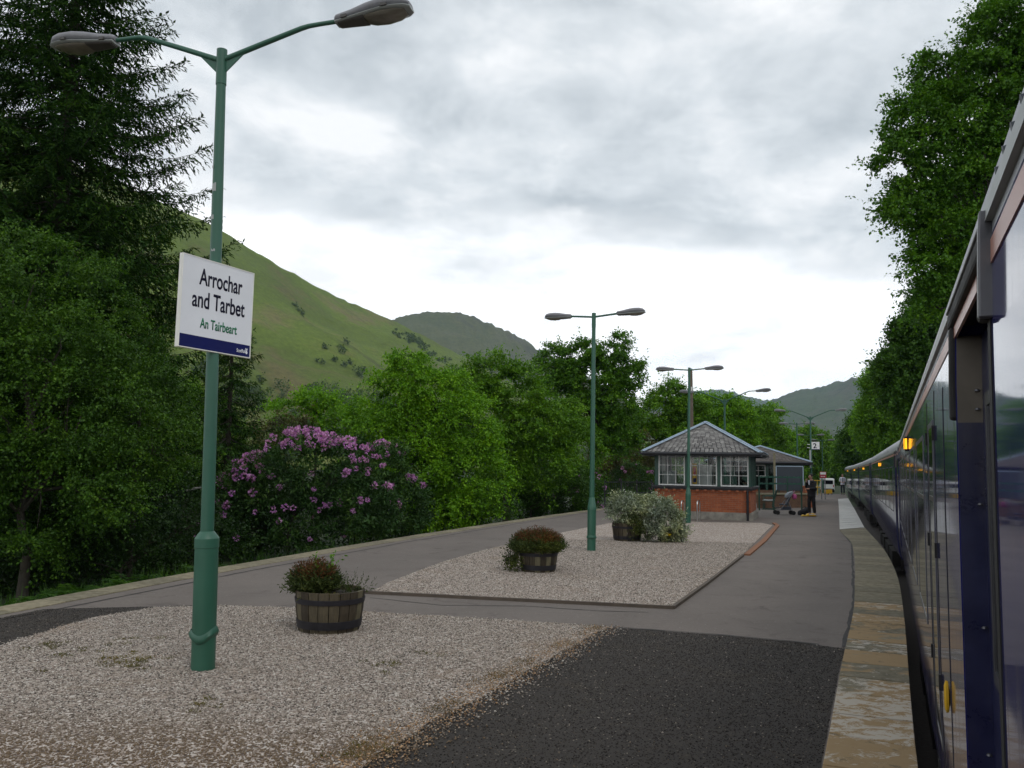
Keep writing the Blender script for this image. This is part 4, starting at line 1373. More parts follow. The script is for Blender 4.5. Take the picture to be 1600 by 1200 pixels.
# and the wooded bank behind the train
kw = dict(group=TR)
grow('leafy tree filling the bank right behind the oak', [(1500, 480, 70, 60), (1560, 420, 80, 80), (1450, 560, 60, 60), (1520, 330, 70, 70), (1600, 520, 90, 90), (1590, 300, 90, 90)], 60.0, 1560, 'leaf_dark', 0.19, 2.2, 0.75, 11, 10, 0.25, **kw)
grow('pale green tree between the ragged dark tree and the coach roofs', [(1400, 640, 44, 44), (1440, 620, 50, 50), (1380, 600, 26, 30), (1420, 690, 50, 36), (1365, 660, 26, 36)], 96.0, 1430, 'leaf_bright', 0.24, 1.9, 0.9, 11, 10, 0.2, **kw)
grow('tree with yellowish leaves low over the far coaches', [(1345, 690, 24, 26), (1365, 672, 26, 34), (1330, 715, 24, 18), (1385, 690, 30, 36)], 135.0, 1365, 'leaf_mid', 0.30, 1.6, 1.1, 11, 9, 0.2, **kw)
# ------------------------------------------------------------------ lamp posts
def loft(b, secs, mi=0, n=14, y0=-1, half=None):
    """sections (x, half width, top z, bottom z): ellipse-like rings along x"""
    base = len(b.v)
    for x, hw, zt, zb in secs:
        zc = (zt + zb) / 2; hh = (zt - zb) / 2
        for k in range(n):
            a = 2 * PI * k / n
            ca, sa = math.cos(a), math.sin(a)
            b.v.append((x, hw * math.copysign(abs(ca) ** 0.7, ca), zc + hh * math.copysign(abs(sa) ** 0.8, sa)))
    for i in range(len(secs) - 1):
        for k in range(n):
            a = base + i * n + k; c = base + i * n + (k + 1) % n
            b.f.append((a, c, c + n, a + n)); b.m.append(mi)
    b.f.append(tuple(base + k for k in range(n))[::-1]); b.m.append(mi)
    e = base + (len(secs) - 1) * n
    b.f.append(tuple(e + k for k in range(n))); b.m.append(mi)


def mirror(b, s):
    if s < 0: b.v = [(-x, y, z) for x, y, z in b.v]
    return b


def rotated(b, origin, ang, k=1.0):
    m = Matrix.Rotation(ang, 3, 'Y'); o = Vector(origin)
    sc_ = Vector((k, k * 0.96, 0.88))
    b.v = [tuple(m @ ((Vector(v) - o) * sc_) + o) for v in b.v]
    return b


def lamp_post(label, base, top_px, kind, rbase, hbase, rpole, rz, dented=False, rises=(0.36, 0.36), cut=0.0):
    top = D(top_px[0], top_px[1], base.y)
    up = (top - base); H = up.length; up.normalize()
    root = thing('lamp_post', label, 'lamp post', base, rz, 'twin-headed green lamp posts along the platform', up)
    b = MB()
    b.tube([(0, 0, hbase), (0, 0, hbase + 1.0), (0, 0, H * 0.72), (0, 0, H)], [rpole * 1.12, rpole * 1.08, rpole * 0.98, rpole * 0.80], 16)
    b.tube([(0, 0, H - 0.34), (0, 0, H + 0.012)], rpole * 0.93, 16)
    b.build('pole', M['green_paint'], root, smooth=True)
    b = MB()
    b.lathe([(rbase, -0.15), (rbase, hbase - 0.14), (rbase * 1.04, hbase - 0.135), (rbase * 1.04, hbase - 0.055), (rbase * 0.97, hbase - 0.04), (rpole * 1.3, hbase + (0.0 if kind == 'Y' else 0.14)), (rpole * 1.12, hbase + (0.01 if kind == 'Y' else 0.16))], n=24)
    b.build('base_sleeve', M['green_paint'], root, smooth=True, auto=25)
    b = MB()
    # access collar, its lip buckled outwards on the near post
    n = 20
    for i in range(n):
        for (z, k) in ((0.275, 1.0), (0.285, 1.12), (0.315, 1.20), (0.355, 1.02)):
            a = 2 * PI * i / n
            if dented: q = 1 + 0.05 * math.sin(a * 2 + 0.6) ** 2 + 0.10 * max(0, math.cos(a - PI * 0.95)) ** 4; zz = z + 0.035 * math.sin(2 * a + 1.2) - 0.03 * max(0, math.cos(a - PI)) ** 6
            else: q = 1.0; zz = z
            r = rbase * (1.005 + (k * q - 1) * 0.9)
            b.v.append((r * math.cos(a), r * math.sin(a), zz))
    for i in range(n):
        for j in range(3):
            a = i * 4 + j; c = ((i + 1) % n) * 4 + j
            b.f.append((a, c, c + 1, a + 1)); b.m.append(0)
    b.build('access_collar', M['green_paint'], root, smooth=True)
    if dented:
        for z, a_, ww, hh in ((H * 0.715, -1.9, 0.03, 0.05), (H * 0.765, -1.7, 0.035, 0.09), (H * 0.80, -2.2, 0.025, 0.04), (H * 0.66, -1.5, 0.03, 0.03), (H * 0.70, 0.35, 0.02, 0.05)):
            b = MB(); r = rpole * 1.02
            for i in range(5):
                q_ = a_ + (i / 4 - 0.5) * ww / r * 1.3
                b.v += [(r * math.cos(q_), r * math.sin(q_), z - hh / 2 + 0.006 * (i % 2)), (r * math.cos(q_), r * math.sin(q_), z + hh / 2 - 0.008 * (i % 3))]
            b.f = [(2 * i, 2 * i + 2, 2 * i + 3, 2 * i + 1) for i in range(4)]; b.m = [0] * 4
            b.build('torn_sticker', M['lamp_rim'], root)
    for s in (1, -1):
        b = MB()
        if kind == 'Y':
            rs = rises[0] if s > 0 else rises[1]; q = rs + 0.09
            xe = 1.02 - cut; pts = [(0.02, 0, H - 0.09), (xe * 0.5, 0, H - 0.09 + q * 0.46), (xe, 0, H - 0.09 + q * 0.93), (xe + 0.08, 0, H - 0.09 + q * 0.985), (xe + 0.17, 0, H + rs), (1.42 - cut, 0, H + rs + 0.003)]
            b.tube(pts, [0.027, 0.026, 0.024, 0.022, 0.021, 0.021], 10)
            b.prism([(0.035, H - 0.23), (0.25, H - 0.11 + q * 0.93 * 0.25 / xe), (0.25, H - 0.08 + q * 0.93 * 0.25 / xe), (0.035, H - 0.10)], -0.006, 0.006)
            ox, oz, tilt = 1.38 - cut, H + rs, -0.06
        else:
            b.tube([(0.02, 0, H - 0.08), (0.3, 0, H - 0.055), (0.62, 0, H - 0.03)], 0.024, 10)
            ox, oz, tilt = 0.56, H - 0.03, -0.02
        mirror(b, s).build('arm', M['green_paint'], root, smooth=True)
        hs = 1.12 if dented else 1.0
        hd_ = MB()
        loft(hd_, [(ox, 0.045, oz + 0.040, oz - 0.02), (ox + 0.02, 0.060, oz + 0.055, oz - 0.02), (ox + 0.16, 0.078, oz + 0.072, oz - 0.02), (ox + 0.30, 0.105, oz + 0.098, oz - 0.02), (ox + 0.42, 0.122, oz + 0.108, oz - 0.02), (ox + 0.54, 0.118, oz + 0.10, oz - 0.02), (ox + 0.62, 0.095, oz + 0.075, oz - 0.018), (ox + 0.66, 0.06, oz + 0.035, oz - 0.015)])
        rotated(hd_, (ox, 0, oz), tilt, hs)
        h = mirror(hd_, s).build('lamp_head', M['lamp_grey'], root, smooth=True, auto=50)
        r_ = MB()
        loft(r_, [(ox + 0.005, 0.058, oz - 0.012, oz - 0.045), (ox + 0.16, 0.082, oz - 0.012, oz - 0.045), (ox + 0.30, 0.109, oz - 0.012, oz - 0.05), (ox + 0.42, 0.126, oz - 0.012, oz - 0.05), (ox + 0.54, 0.122, oz - 0.012, oz - 0.05), (ox + 0.625, 0.099, oz - 0.012, oz - 0.047), (ox + 0.668, 0.06, oz - 0.012, oz - 0.042)])
        rotated(r_, (ox, 0, oz), tilt, hs)
        mirror(r_, s).build('rim', M['lamp_rim'], h, smooth=True, auto=50)
        r_ = MB()
        loft(r_, [(ox + 0.03, 0.05, oz - 0.03, oz - 0.062), (ox + 0.20, 0.075, oz - 0.03, oz - 0.068), (ox + 0.27, 0.085, oz - 0.03, oz - 0.07)])
        rotated(r_, (ox, 0, oz), tilt, hs)
        mirror(r_, s).build('gear_cover', M['lamp_under'], h, smooth=True, auto=40)
        if dented:
            for lx_, ly_ in ((0.1, -0.079), (0.47, -0.128)):
                r_ = MB(); r_.box((ox + lx_, ly_, oz - 0.012), (0.05, 0.018, 0.03)); rotated(r_, (ox, 0, oz), tilt, hs); mirror(r_, s).build('latch', M['lamp_under'], h)
        r_ = MB()
        loft(r_, [(ox + 0.26, 0.07, oz - 0.035, oz - 0.060), (ox + 0.33, 0.098, oz - 0.03, oz - 0.085), (ox + 0.44, 0.108, oz - 0.03, oz - 0.095), (ox + 0.55, 0.095, oz - 0.03, oz - 0.085), (ox + 0.62, 0.06, oz - 0.035, oz - 0.06)])
        rotated(r_, (ox, 0, oz), tilt, hs)
        mirror(r_, s).build('bowl', M['lamp_bowl'], h, smooth=True, auto=50)
    return root, up, H


RZ = -math.radians(24.4)
L1b = G(317, 1047)
lamp1, up1, H1 = lamp_post('tall near lamp post with dented base, carrying the station name sign', L1b, (347, 80), 'Y', 0.104, 1.22, 0.054, math.radians(-14), True, (0.13, 0.27), 0.18)
lamp_post('second lamp post, standing in the gravel behind the middle barrel planter', G(924, 861), (928, 490), 'T', 0.098, 1.05, 0.052, RZ)
lamp_post('third lamp post, rising in front of the signal box', G(1075, 817.5), (1077, 575), 'T', 0.095, 1.1, 0.050, RZ)


def far_lamp(label, top_px, kind, h, rz, lean=0):
    hz = 740 + (top_px[0] - 1300) * 0.01746
    y = (h - EYE) * F / (hz - top_px[1])
    t = D(top_px[0], top_px[1], y)
    return lamp_post(label, Vector((t.x - lean * 0.01, t.y, 0)), top_px, kind, 0.095, 1.1, 0.05, rz)


R2 = -math.radians(22)
far_lamp('lamp post with raised arms showing behind the signal box roof', (1132, 624), 'Y', 5.15, R2)
l5, up5, H5 = far_lamp('lamp post with raised arms carrying the platform number sign', (1266, 651), 'Y', 5.2, R2)
far_lamp('lamp post behind the second building, partly over its roof', (1245, 661), 'T', 5.4, R2)
far_lamp('far lamp post almost hidden behind the post with the number sign', (1266, 679), 'T', 5.4, R2)
far_lamp('farthest lamp post, at the end of the platform near the red sign', (1284.5, 687), 'T', 5.4, R2)


# ------------------------------------------------------------------ signs and lettering
def text_mesh(name, txt, mat, parent, x0, x1, zb, cap, y, depth=0.002):
    cu = bpy.data.curves.new(name, 'FONT'); cu.body = txt; cu.size = 1.0; cu.extrude = 0.0; cu.offset = 0.014
    o = bpy.data.objects.new(name, cu); C.objects.link(o)
    dg = bpy.context.evaluated_depsgraph_get()
    me = bpy.data.meshes.new_from_object(o.evaluated_get(dg))
    bpy.data.objects.remove(o); bpy.data.curves.remove(cu)
    co = np.empty(len(me.vertices) * 3, np.float32); me.vertices.foreach_get('co', co); co = co.reshape(-1, 3)
    lo = co[:, 0].min(); hi = co[:, 0].max()
    capu = 0.70
    nx = x0 + (co[:, 0] - lo) / (hi - lo) * (x1 - x0)
    nz = zb + co[:, 1] / capu * cap
    me.vertices.foreach_set('co', np.stack([nx, np.full(len(nx), y), nz], 1).reshape(-1).astype(np.float32))
    me.name = name; me.materials.clear(); me.materials.append(mat)
    bm = bmesh.new(); bm.from_mesh(me)
    ex = bmesh.ops.extrude_face_region(bm, geom=bm.faces[:])
    bmesh.ops.translate(bm, vec=(0, -depth, 0), verts=[g for g in ex['geom'] if isinstance(g, bmesh.types.BMVert)])
    bmesh.ops.recalc_face_normals(bm, faces=bm.faces)
    bm.to_mesh(me); bm.free(); me.update()
    o = bpy.data.objects.new(name, me); C.objects.link(o); o.parent = parent
    return o


SA = 27.0
W_, Hs = 0.86, 0.835
zc = D(338, 481, L1b.y - 0.04).z
pc = L1b + up1 * ((zc - L1b.z) / up1.z)
SC = pc + rt(SA) * 0.078; SC = D(338.5, 481, SC.y)
sign = thing('station_sign', 'white station name board reading Arrochar and Tarbet on the near lamp post', 'sign', SC, math.radians(90 - SA))
b = MB(); b.box((0, 0, 0), (W_, 0.036, Hs)); b.build('board', M['sign_white'], sign, bevel=0.004)
b = MB()
for x in (-W_ / 2, W_ / 2): b.box((x, 0.0, 0), (0.008, 0.044, Hs + 0.008))
for z in (-Hs / 2, Hs / 2): b.box((0, 0.0, z), (W_ - 0.008, 0.044, 0.008))
b.build('edge_trim', M['sign_edge'], sign)
b = MB(); b.box((0, -0.0185, -Hs / 2 + 0.004 + 0.057), (W_ - 0.016, 0.003, 0.114)); b.build('blue_band', M['sign_blue'], sign)
fx = lambda f: -W_ / 2 + f * W_
fz = lambda f: Hs / 2 - f * Hs
text_mesh('name_lettering', 'Arrochar', M['ink'], sign, fx(0.225), fx(0.835), fz(0.288), 0.150, -0.019)
text_mesh('name_lettering', 'and Tarbet', M['ink'], sign, fx(0.145), fx(0.885), fz(0.540), 0.150, -0.019)
text_mesh('gaelic_lettering', 'An Tairbeart', M['gaelic'], sign, fx(0.265), fx(0.785), fz(0.760), 0.090, -0.019)
text_mesh('operator_lettering', 'ScotRail', M['white_print'], sign, fx(0.795), fx(0.925), fz(0.955), 0.034, -0.0205)
b = MB()   # thistle-shaped emblem
ex, ez = fx(0.942), fz(0.945)
b.prism([(ex + 0.013 * math.cos(a) * (1 if math.sin(a) < 0.3 else 0.7), ez + 0.002 + 0.018 * math.sin(a)) for a in np.linspace(0, 2 * PI, 15)[:-1]], -0.0225, -0.020)
for k in (-1, 0, 1): b.prism([(ex + k * 0.006 - 0.004, ez + 0.022), (ex + k * 0.006 + 0.004, ez + 0.022), (ex + k * 0.012, ez + 0.042)], -0.0225, -0.020)
b.prism([(ex - 0.016, ez + 0.03), (ex - 0.006, ez + 0.036), (ex - 0.014, ez + 0.042)], -0.0225, -0.020)
b.build('thistle_emblem', M['white_print'], sign)
b = MB()
for z in (0.24, -0.24): b.box((0, 0.026, z), (W_ * 0.8, 0.016, 0.03)); b.tube([(0.0, 0.075, z - 0.015), (0, 0.075, z + 0.015)], 0.062, 14)
b.build('clamp', M['steel'], sign)

# platform number sign
c5 = D(1273, 696.5, l5.location.y - 0.07)
num = thing('platform_number_sign', 'small square white sign with a black figure 2, on the fifth lamp post', 'sign', c5, math.radians(-18))
k = l5.location.y / F
b = MB(); b.box((0, 0, 0), (14 * k, 0.03, 12 * k)); b.build('board', M['white'], num, bevel=0.004)
text_mesh('numeral', '2', M['ink'], num, -2.6 * k, 2.8 * k, -3.6 * k, 7.4 * k, -0.016)
b = MB(); b.box((0, -0.0165, -5.6 * k), (13.6 * k, 0.003, 0.03)); b.build('band', M['sign_blue'], num)
b = MB(); b.box((-8 * k, 0.06, 2 * k), (6 * k, 0.02, 0.04)); b.box((-8 * k, 0.06, -3 * k), (6 * k, 0.02, 0.04)); b.build('bracket', M['steel'], num)
# pale conduit box on that post under the number
b = MB(); b.box((0, 0, 0), (0.09, 0.06, 1.05))
o = b.build('conduit_cover', M['lamp_rim'], None, bevel=0.01); o.location = D(1266, 717, l5.location.y - 0.09)
tag(o, 'pale grey conduit cover strapped to the post under the number sign', 'cable cover')


# ------------------------------------------------------------------ half-barrel planters
def barrel(label, p, rt_, rb, h, seed):
    r_ = random.Random(seed)
    root = thing('barrel_planter', label, 'planter', p, r_.uniform(0, 6), 'half-barrel planters on the gravel')
    b = MB(); n = 20
    for i in range(n):
        a0 = 2 * PI * i / n + 0.012; a1 = 2 * PI * (i + 1) / n - 0.012
        top = h + r_.uniform(-0.004, 0.004); out = r_.uniform(-0.002, 0.002)
        vs = []
        for z, r in ((0.0, rb), (h * 0.5, (rb + rt_) / 2 + 0.012), (top, rt_)):
            for rr, a in ((r + out, a0), (r + out + 0.002, (a0 + a1) / 2), (r + out, a1), (r - 0.03, a1), (r - 0.03, a0)):
                vs.append((rr * math.cos(a), rr * math.sin(a), z))
        fs = []
        for j in range(2):
            for q in range(5):
                fs.append((j * 5 + q, j * 5 + (q + 1) % 5, j * 5 + 5 + (q + 1) % 5, j * 5 + 5 + q))
        fs += [(4, 3, 2, 1, 0), (10, 11, 12, 13, 14)]
        b.add(vs, fs)
    b.build('staves', M['staves'], root)
    for f, hh in ((0.70, 0.055), (0.10, 0.085)):
        z0 = h * f; r0 = rb + (rt_ - rb) * f + 0.012
        b = MB(); b.lathe([(r0 - 0.008, z0), (r0 + 0.004, z0 + 0.001), (r0 + 0.006 + (rt_ - rb) * hh / h, z0 + hh), (r0 - 0.004, z0 + hh + 0.001)], n=40)
        b.build('hoop', M['iron'], root, smooth=True, auto=30)
    b = MB(); b.lathe([(rt_ - 0.05, h * 0.5), (rt_ - 0.032, h - 0.055), (0.02, h - 0.03)], n=24); b.build('soil', M['soil'], root, smooth=True)
    return root


def sprigs(name, mat, parent, c, rad, n, h, leafs=9, size=0.035, ratio=0.22, up=0.9, spread=1.0):
    """stiff upright shoots set with fine leaves"""
    a = rng.uniform(0, 2 * PI, n); r = np.sqrt(rng.random(n))
    p = np.stack([np.cos(a) * r * rad[0], np.sin(a) * r * rad[1], np.zeros(n)], 1)
    d = np.stack([p[:, 0] / rad[0] * spread, p[:, 1] / rad[1] * spread, np.full(n, up)], 1) + rng.normal(size=(n, 3)) * 0.22
    d = unit(d); L = h * rng.uniform(0.55, 1.1, n) * (1 - 0.35 * r ** 2)
    t = np.tile(np.linspace(0.15, 1, leafs), n)
    P = np.repeat(p, leafs, 0) + np.repeat(d, leafs, 0) * (np.repeat(L, leafs) * t)[:, None] + np.array(c)
    dd = unit(np.repeat(d, leafs, 0) * 0.8 + rdir(n * leafs) * 0.8)
    s = size * rng.uniform(0.7, 1.3, n * leafs)
    return np_mesh(name, leaf_quads(P, dd, rdir(n * leafs), s, s * ratio, 0.1), 4, mat, parent)


def heather(label, p, z, rad, h, lean, nn=900, tips=0.75, spr=1.05):
    root = thing('heather_plant', label, 'plant', (p.x, p.y, z), 0)
    sprigs('foliage', M['heather_green'], root, (lean[0], lean[1], -0.02), rad, nn, h, 11, 0.05, 0.28, 0.75, spr)
    sprigs('foliage', M['heather_red'], root, (lean[0], lean[1], h * 0.30), (rad[0] * 0.92, rad[1] * 0.92), int(nn * tips), h * 0.78, 8, 0.042, 0.24, 0.85, spr * 0.76)
    b = MB()
    for i in range(12):
        a = 2 * PI * i / 12
        b.tube([(0, 0, -0.06), (math.cos(a) * rad[0] * 0.4 + lean[0], math.sin(a) * rad[1] * 0.4 + lean[1], h * 0.35), (math.cos(a) * rad[0] * 0.75 + lean[0], math.sin(a) * rad[1] * 0.75 + lean[1], h * 0.62)], [0.008, 0.006, 0.003], 4)
    b.build('stem', M['bark'], root)
    return root


B1 = G(514, 984); B1.z = 0.012
barrel('nearest half-barrel planter with two iron hoops and a gap in its planting', B1, 0.385, 0.335, 0.44, 1)
heather('heather with red tips sprawling over the left of the nearest barrel planter', B1, 0.42, (0.15, 0.15), 0.33, (-0.19, 0.02), 900, 0.75, 0.75)
r0 = thing('shrub_sprig', 'small grey-green sprig at the right rim of the nearest barrel planter', 'plant', (B1.x + 0.29, B1.y - 0.02, 0.40), 0)
sprigs('foliage', M['heather_green'], r0, (0, 0, 0), (0.09, 0.09), 26, 0.30, 12, 0.035, 0.3, 1.2, 0.9)
r0 = thing('golden_plant', 'tiny yellow-green plant on the soil in front of the nearest barrel', 'plant', (B1.x + 0.08, B1.y - 0.29, 0.405), 0)
sprigs('foliage', M['moss'], r0, (0, 0, 0), (0.13, 0.05), 60, 0.05, 6, 0.022, 0.6, 0.9, 1.0)
r0 = thing('tall_weed', 'thin leafy shoots sticking up through the heather in the nearest barrel', 'plant', (B1.x - 0.14, B1.y + 0.05, 0.45), 0)
sprigs('foliage', M['leaf_mid'], r0, (0, 0, 0.12), (0.15, 0.1), 9, 0.36, 13, 0.045, 0.42, 1.3, 0.7)
B2 = G(841, 893); B2.z = 0.012
barrel('middle half-barrel planter, weathered grey, in front of the second lamp post', B2, 0.345, 0.295, 0.40, 2)
heather('broad rust-tipped heather filling the middle barrel planter', B2, 0.37, (0.33, 0.30), 0.39, (-0.02, 0), 1600, 0.9)
r0 = thing('trailing_shrub', 'small grey-green shrub trailing over the left side of the middle barrel', 'plant', (B2.x - 0.40, B2.y - 0.02, 0.20), 0)
np_mesh('foliage', clump_leaves(np.array([[0, 0, 0.12], [-0.13, 0, 0.02], [0.02, -0.12, 0.0], [-0.05, 0, -0.09]]), np.full(4, 0.20), np.tile([0, 0, 0.2], (4, 1)), 34, 12, 0.04, 0.4, 0.2, 0.0, 0.5), 4, M['heather_green'], r0)
b = MB()
for i in range(6): b.tube([(0.2, 0, 0.16), (0.02, 0.02 * i - 0.05, 0.14), (-0.2, 0.05 * i - 0.12, -0.02)], [0.006, 0.004, 0.002], 4)
b.build('stem', M['bark'], r0)
B3 = G(980, 845); B3.z = 0.012
barrel('farthest half-barrel planter, half hidden by the silvery bush', B3, 0.40, 0.34, 0.46, 3)


def silver(label, c, blobs, n_tw=34, leafm='leaf_silver', name='silver_bush', sz=0.055):
    root = thing(name, label, 'bush', c, 0, 'silvery bushes by the farthest barrel' if name == 'silver_bush' else None)
    cs, outs, rs = blob_clumps(blobs, 0.03, 19.0, 0.21)
    V = clump_leaves(cs, rs, outs, n_tw // 2, 10, sz, 0.42, 0.02, 0.55, 0.8, 1.0, 0.25)
    np_mesh('foliage', V, 4, M[leafm], root)
    b = MB()
    for q in blobs:
        b.tube([(0, 0, -0.05), (q[0] * 0.5, q[1] * 0.5, q[2] * 0.6), (q[0], q[1], q[2])], [0.025, 0.016, 0.006], 5)
    b.build('stem', M['bark'], root)
    return root


silver('silvery grey bush growing out of the farthest barrel planter', B3 + Vector((0, 0, 0.42)), [(0, 0, 0.28, 0.48, 0.42, 0.32), (-0.28, 0.0, 0.42, 0.26, 0.26, 0.24), (0.18, 0, 0.50, 0.30, 0.28, 0.22)])
silver('sprawling silvery grey bush on the gravel right of the farthest barrel', G(1030, 847), [(0.05, 0, 0.55, 0.56, 0.46, 0.50), (0.34, 0.05, 0.40, 0.42, 0.40, 0.38), (-0.12, 0.08, 0.86, 0.36, 0.34, 0.30), (0.15, -0.05, 0.75, 0.30, 0.28, 0.26), (0.45, 0, 0.22, 0.24, 0.26, 0.22)])
r0 = thing('green_shrub', 'dark green shrub spilling down the front of the farthest barrel', 'bush', (B3.x + 0.10, B3.y - 0.40, 0.45), 0)
np_mesh('foliage', clump_leaves(np.array([[0, 0, 0.12], [0.18, -0.05, 0.0], [0.30, -0.02, -0.22], [-0.14, 0, 0.14], [0.1, -0.1, -0.18]]), np.full(5, 0.24), np.tile([0, -0.3, 0.3], (5, 1)), 36, 12, 0.045, 0.3, 0.1, 0.2, 0.5), 4, M['heather_green'], r0)
b = MB()
for i in range(5): b.tube([(0, 0.2, -0.05), (0.05 * i, 0, 0.08), (0.08 * i, -0.1, -0.1)], [0.008, 0.005, 0.002], 4)
b.build('stem', M['bark'], r0)
r0 = thing('yellow_flower', 'small yellow flower at the foot of the sprawling silvery bush', 'flower', G(1043, 849), 0)
sprigs('bloom', M['flower_yellow'], r0, (0, 0, 0.19), (0.05, 0.03), 26, 0.07, 5, 0.035, 0.7, 0.8, 1.0)
b = MB(); b.tube([(0, 0, 0), (0, 0, 0.22)], 0.006, 5); b.build('stem', M['heather_green'], r0)


# ------------------------------------------------------------------ hipped buildings
def hip(root, w, d, ze, za, over, mat_slate, ridge=0.15, cx=None, cy=None, flash=True, ncourse=21, sw=0.17):
    """slated hip roof on a w by d plan (x 0..-w, y 0..d), eaves at ze, apex at za"""
    x0, x1, y0, y1 = -w - over, over, -over, d + over
    ex, ey = (x0 + x1) / 2, (y0 + y1) / 2
    lr = max(ridge, (y1 - y0) - (x1 - x0))
    A = Vector((ex, ey - lr / 2, za)); Bq = Vector((ex, ey + lr / 2, za))
    q = [Vector((x0, y0, ze)), Vector((x1, y0, ze)), Vector((x1, y1, ze)), Vector((x0, y1, ze))]
    faces = [(q[0], q[1], A, A), (q[1], q[2], Bq, A), (q[2], q[3], Bq, Bq), (q[3], q[0], A, Bq)]
    b = MB(); r_ = random.Random(4)
    for p, s, t, u in faces:
        nrm = (s - p).cross(u - p).normalized()
        if nrm.z < 0: nrm = -nrm
        for c in range(ncourse):
            f0 = c / ncourse; f1 = min((c + 1.25) / ncourse, 1.0)
            a0, b0 = p.lerp(u, f0), s.lerp(t, f0); a1, b1 = p.lerp(u, f1), s.lerp(t, f1)
            L = (b0 - a0).length; n = max(1, int(L / sw)); off = 0.5 if c % 2 else 0.0
            for k in range(-1, n + 1):
                g0 = max((k + off) / n, 0) + 0.004; g1 = min((k + 1 + off) / n, 1) - 0.004
                if g1 <= g0: continue
                l0 = nrm * (0.016 + r_.uniform(0, 0.006)); l1 = nrm * 0.004
                lo = (u - p).normalized() * r_.uniform(-0.012, 0.008)
                vs = [a0.lerp(b0, g0) + l0 + lo, a0.lerp(b0, g1) + l0 + lo, a1.lerp(b1, g1) + l1, a1.lerp(b1, g0) + l1,
                      a0.lerp(b0, g0) + lo, a0.lerp(b0, g1) + lo]
                b.add(vs, [(0, 1, 2, 3), (4, 5, 1, 0)])
    roof = b.build('roof', mat_slate, root)
    b = MB()
    b.add([tuple(v - Vector((0, 0, 0.02))) for v in q] + [tuple(A - Vector((0, 0, 0.02))), tuple(Bq - Vector((0, 0, 0.02)))], [(0, 1, 4), (1, 2, 5, 4), (2, 3, 5), (3, 0, 4, 5), (0, 3, 2, 1)])
    b.build('roof_deck', M['black_paint'], roof)
    b = MB()
    for a, e in ((q[0], A), (q[1], A), (q[2], Bq), (q[3], Bq), (A, Bq)):
        dv = (e - a); n = max(1, int(dv.length / 0.9))
        for k in range(n):
            s0 = a + dv * (k / n); s1 = a + dv * ((k + 0.98) / n)
            up = Vector((0, 0, 0.022))
            b.bar(s0 + up, s1 + up, 0.27, 0.014); b.tube([s0 + up * 1.8, s1 + up * 1.8], 0.036, 6)
    b.build('hip_flashing', M['lead'], roof)
    b = MB()
    for a, e in ((q[0], q[1]), (q[1], q[2]), (q[2], q[3]), (q[3], q[0])):
        b.bar(a - Vector((0, 0, 0.085)), e - Vector((0, 0, 0.085)), 0.03, 0.12)
        o = (a - Vector((ex, ey, 0)) + e - Vector((ex, ey, 0))); o.z = 0; o.normalize()
        g = o * 0.06 - Vector((0, 0, 0.06))
        b.tube([a + g, e + g], 0.05, 8)
    b.build('gutter', M['black_paint'], root)
    return roof


def glazed(name, root, x0, x1, z0, z1, nx, nz, y=0.0, rot=0.0, org=(0, 0), fr=0.042, bar_=0.017, mat='white'):
    """a window in the plane y with glazing bars; rot turns it about the vertical at org"""
    m = Matrix.Rotation(rot, 3, 'Z'); og = Vector((org[0], org[1], 0))

    def put(bb):
        bb.v = [tuple(m @ Vector(v) + og) for v in bb.v]; return bb
    b = MB()
    b.box(((x0 + x1) / 2, y, z0 + fr / 2), (x1 - x0, 0.06, fr)); b.box(((x0 + x1) / 2, y, z1 - fr / 2), (x1 - x0, 0.06, fr))
    b.box((x0 + fr / 2, y, (z0 + z1) / 2), (fr, 0.06, z1 - z0 - 2 * fr)); b.box((x1 - fr / 2, y, (z0 + z1) / 2), (fr, 0.06, z1 - z0 - 2 * fr))
    for i in range(1, nx):
        x = x0 + fr + (x1 - x0 - 2 * fr) * i / nx; b.box((x, y, (z0 + z1) / 2), (bar_, 0.035, z1 - z0 - 2 * fr))
    for j in range(1, nz):
        z = z0 + fr + (z1 - z0 - 2 * fr) * j / nz; b.box(((x0 + x1) / 2, y, z), (x1 - x0 - 2 * fr, 0.032, bar_))
    wdw = put(b).build(name, M[mat], root)
    b = MB(); b.add([(x0 + fr, y + 0.004, z0 + fr), (x1 - fr, y + 0.004, z0 + fr), (x1 - fr, y + 0.004, z1 - fr), (x0 + fr, y + 0.004, z1 - fr)], [(0, 1, 2, 3)])
    put(b).build('pane', M['pane'], wdw)
    return wdw


HA = math.radians(-20)
HB = G(1173, 814)
ks = HB.y / F
# width so that the far left corner falls where the photograph has it
u_left = (1024 - 800) / F
cH, sH = math.cos(HA), math.sin(HA)
W1 = (HB.x - u_left * HB.y * 1.0) / (cH - u_left * sH) if False else None
best = None
for wtry in np.linspace(2.5, 5, 251):
    x = HB.x - wtry * cH; y = HB.y - wtry * sH
    if best is None or abs(x / y - u_left) < best[0]: best = (abs(x / y - u_left), wtry)
W1 = best[1]; D1 = 3.3
zt = EYE + (738 - 712) * ks      # window heads
zs = EYE - (762 - 738) * ks      # sill
ze1 = EYE + (738 - 707.5) * ks * 0.98
box1 = thing('signal_box', 'old signal box with red brick base, white sash windows and a slated hip roof', 'signal box', HB, HA)
b = MB()
b.box((-W1 / 2, D1 / 2, 0.09), (W1 + 0.16, D1 + 0.16, 0.34)); b.box((-W1 / 2, D1 / 2, 0.275), (W1 + 0.10, D1 + 0.10, 0.03))
b.build('plinth', M['stone'], box1, bevel=0.02)
b = MB()
t = 0.22
b.box((-W1 / 2, t / 2, (0.28 + zs) / 2), (W1, t, zs - 0.30)); b.box((-W1 / 2, D1 - t / 2, (0.28 + zs) / 2), (W1, t, zs - 0.30))
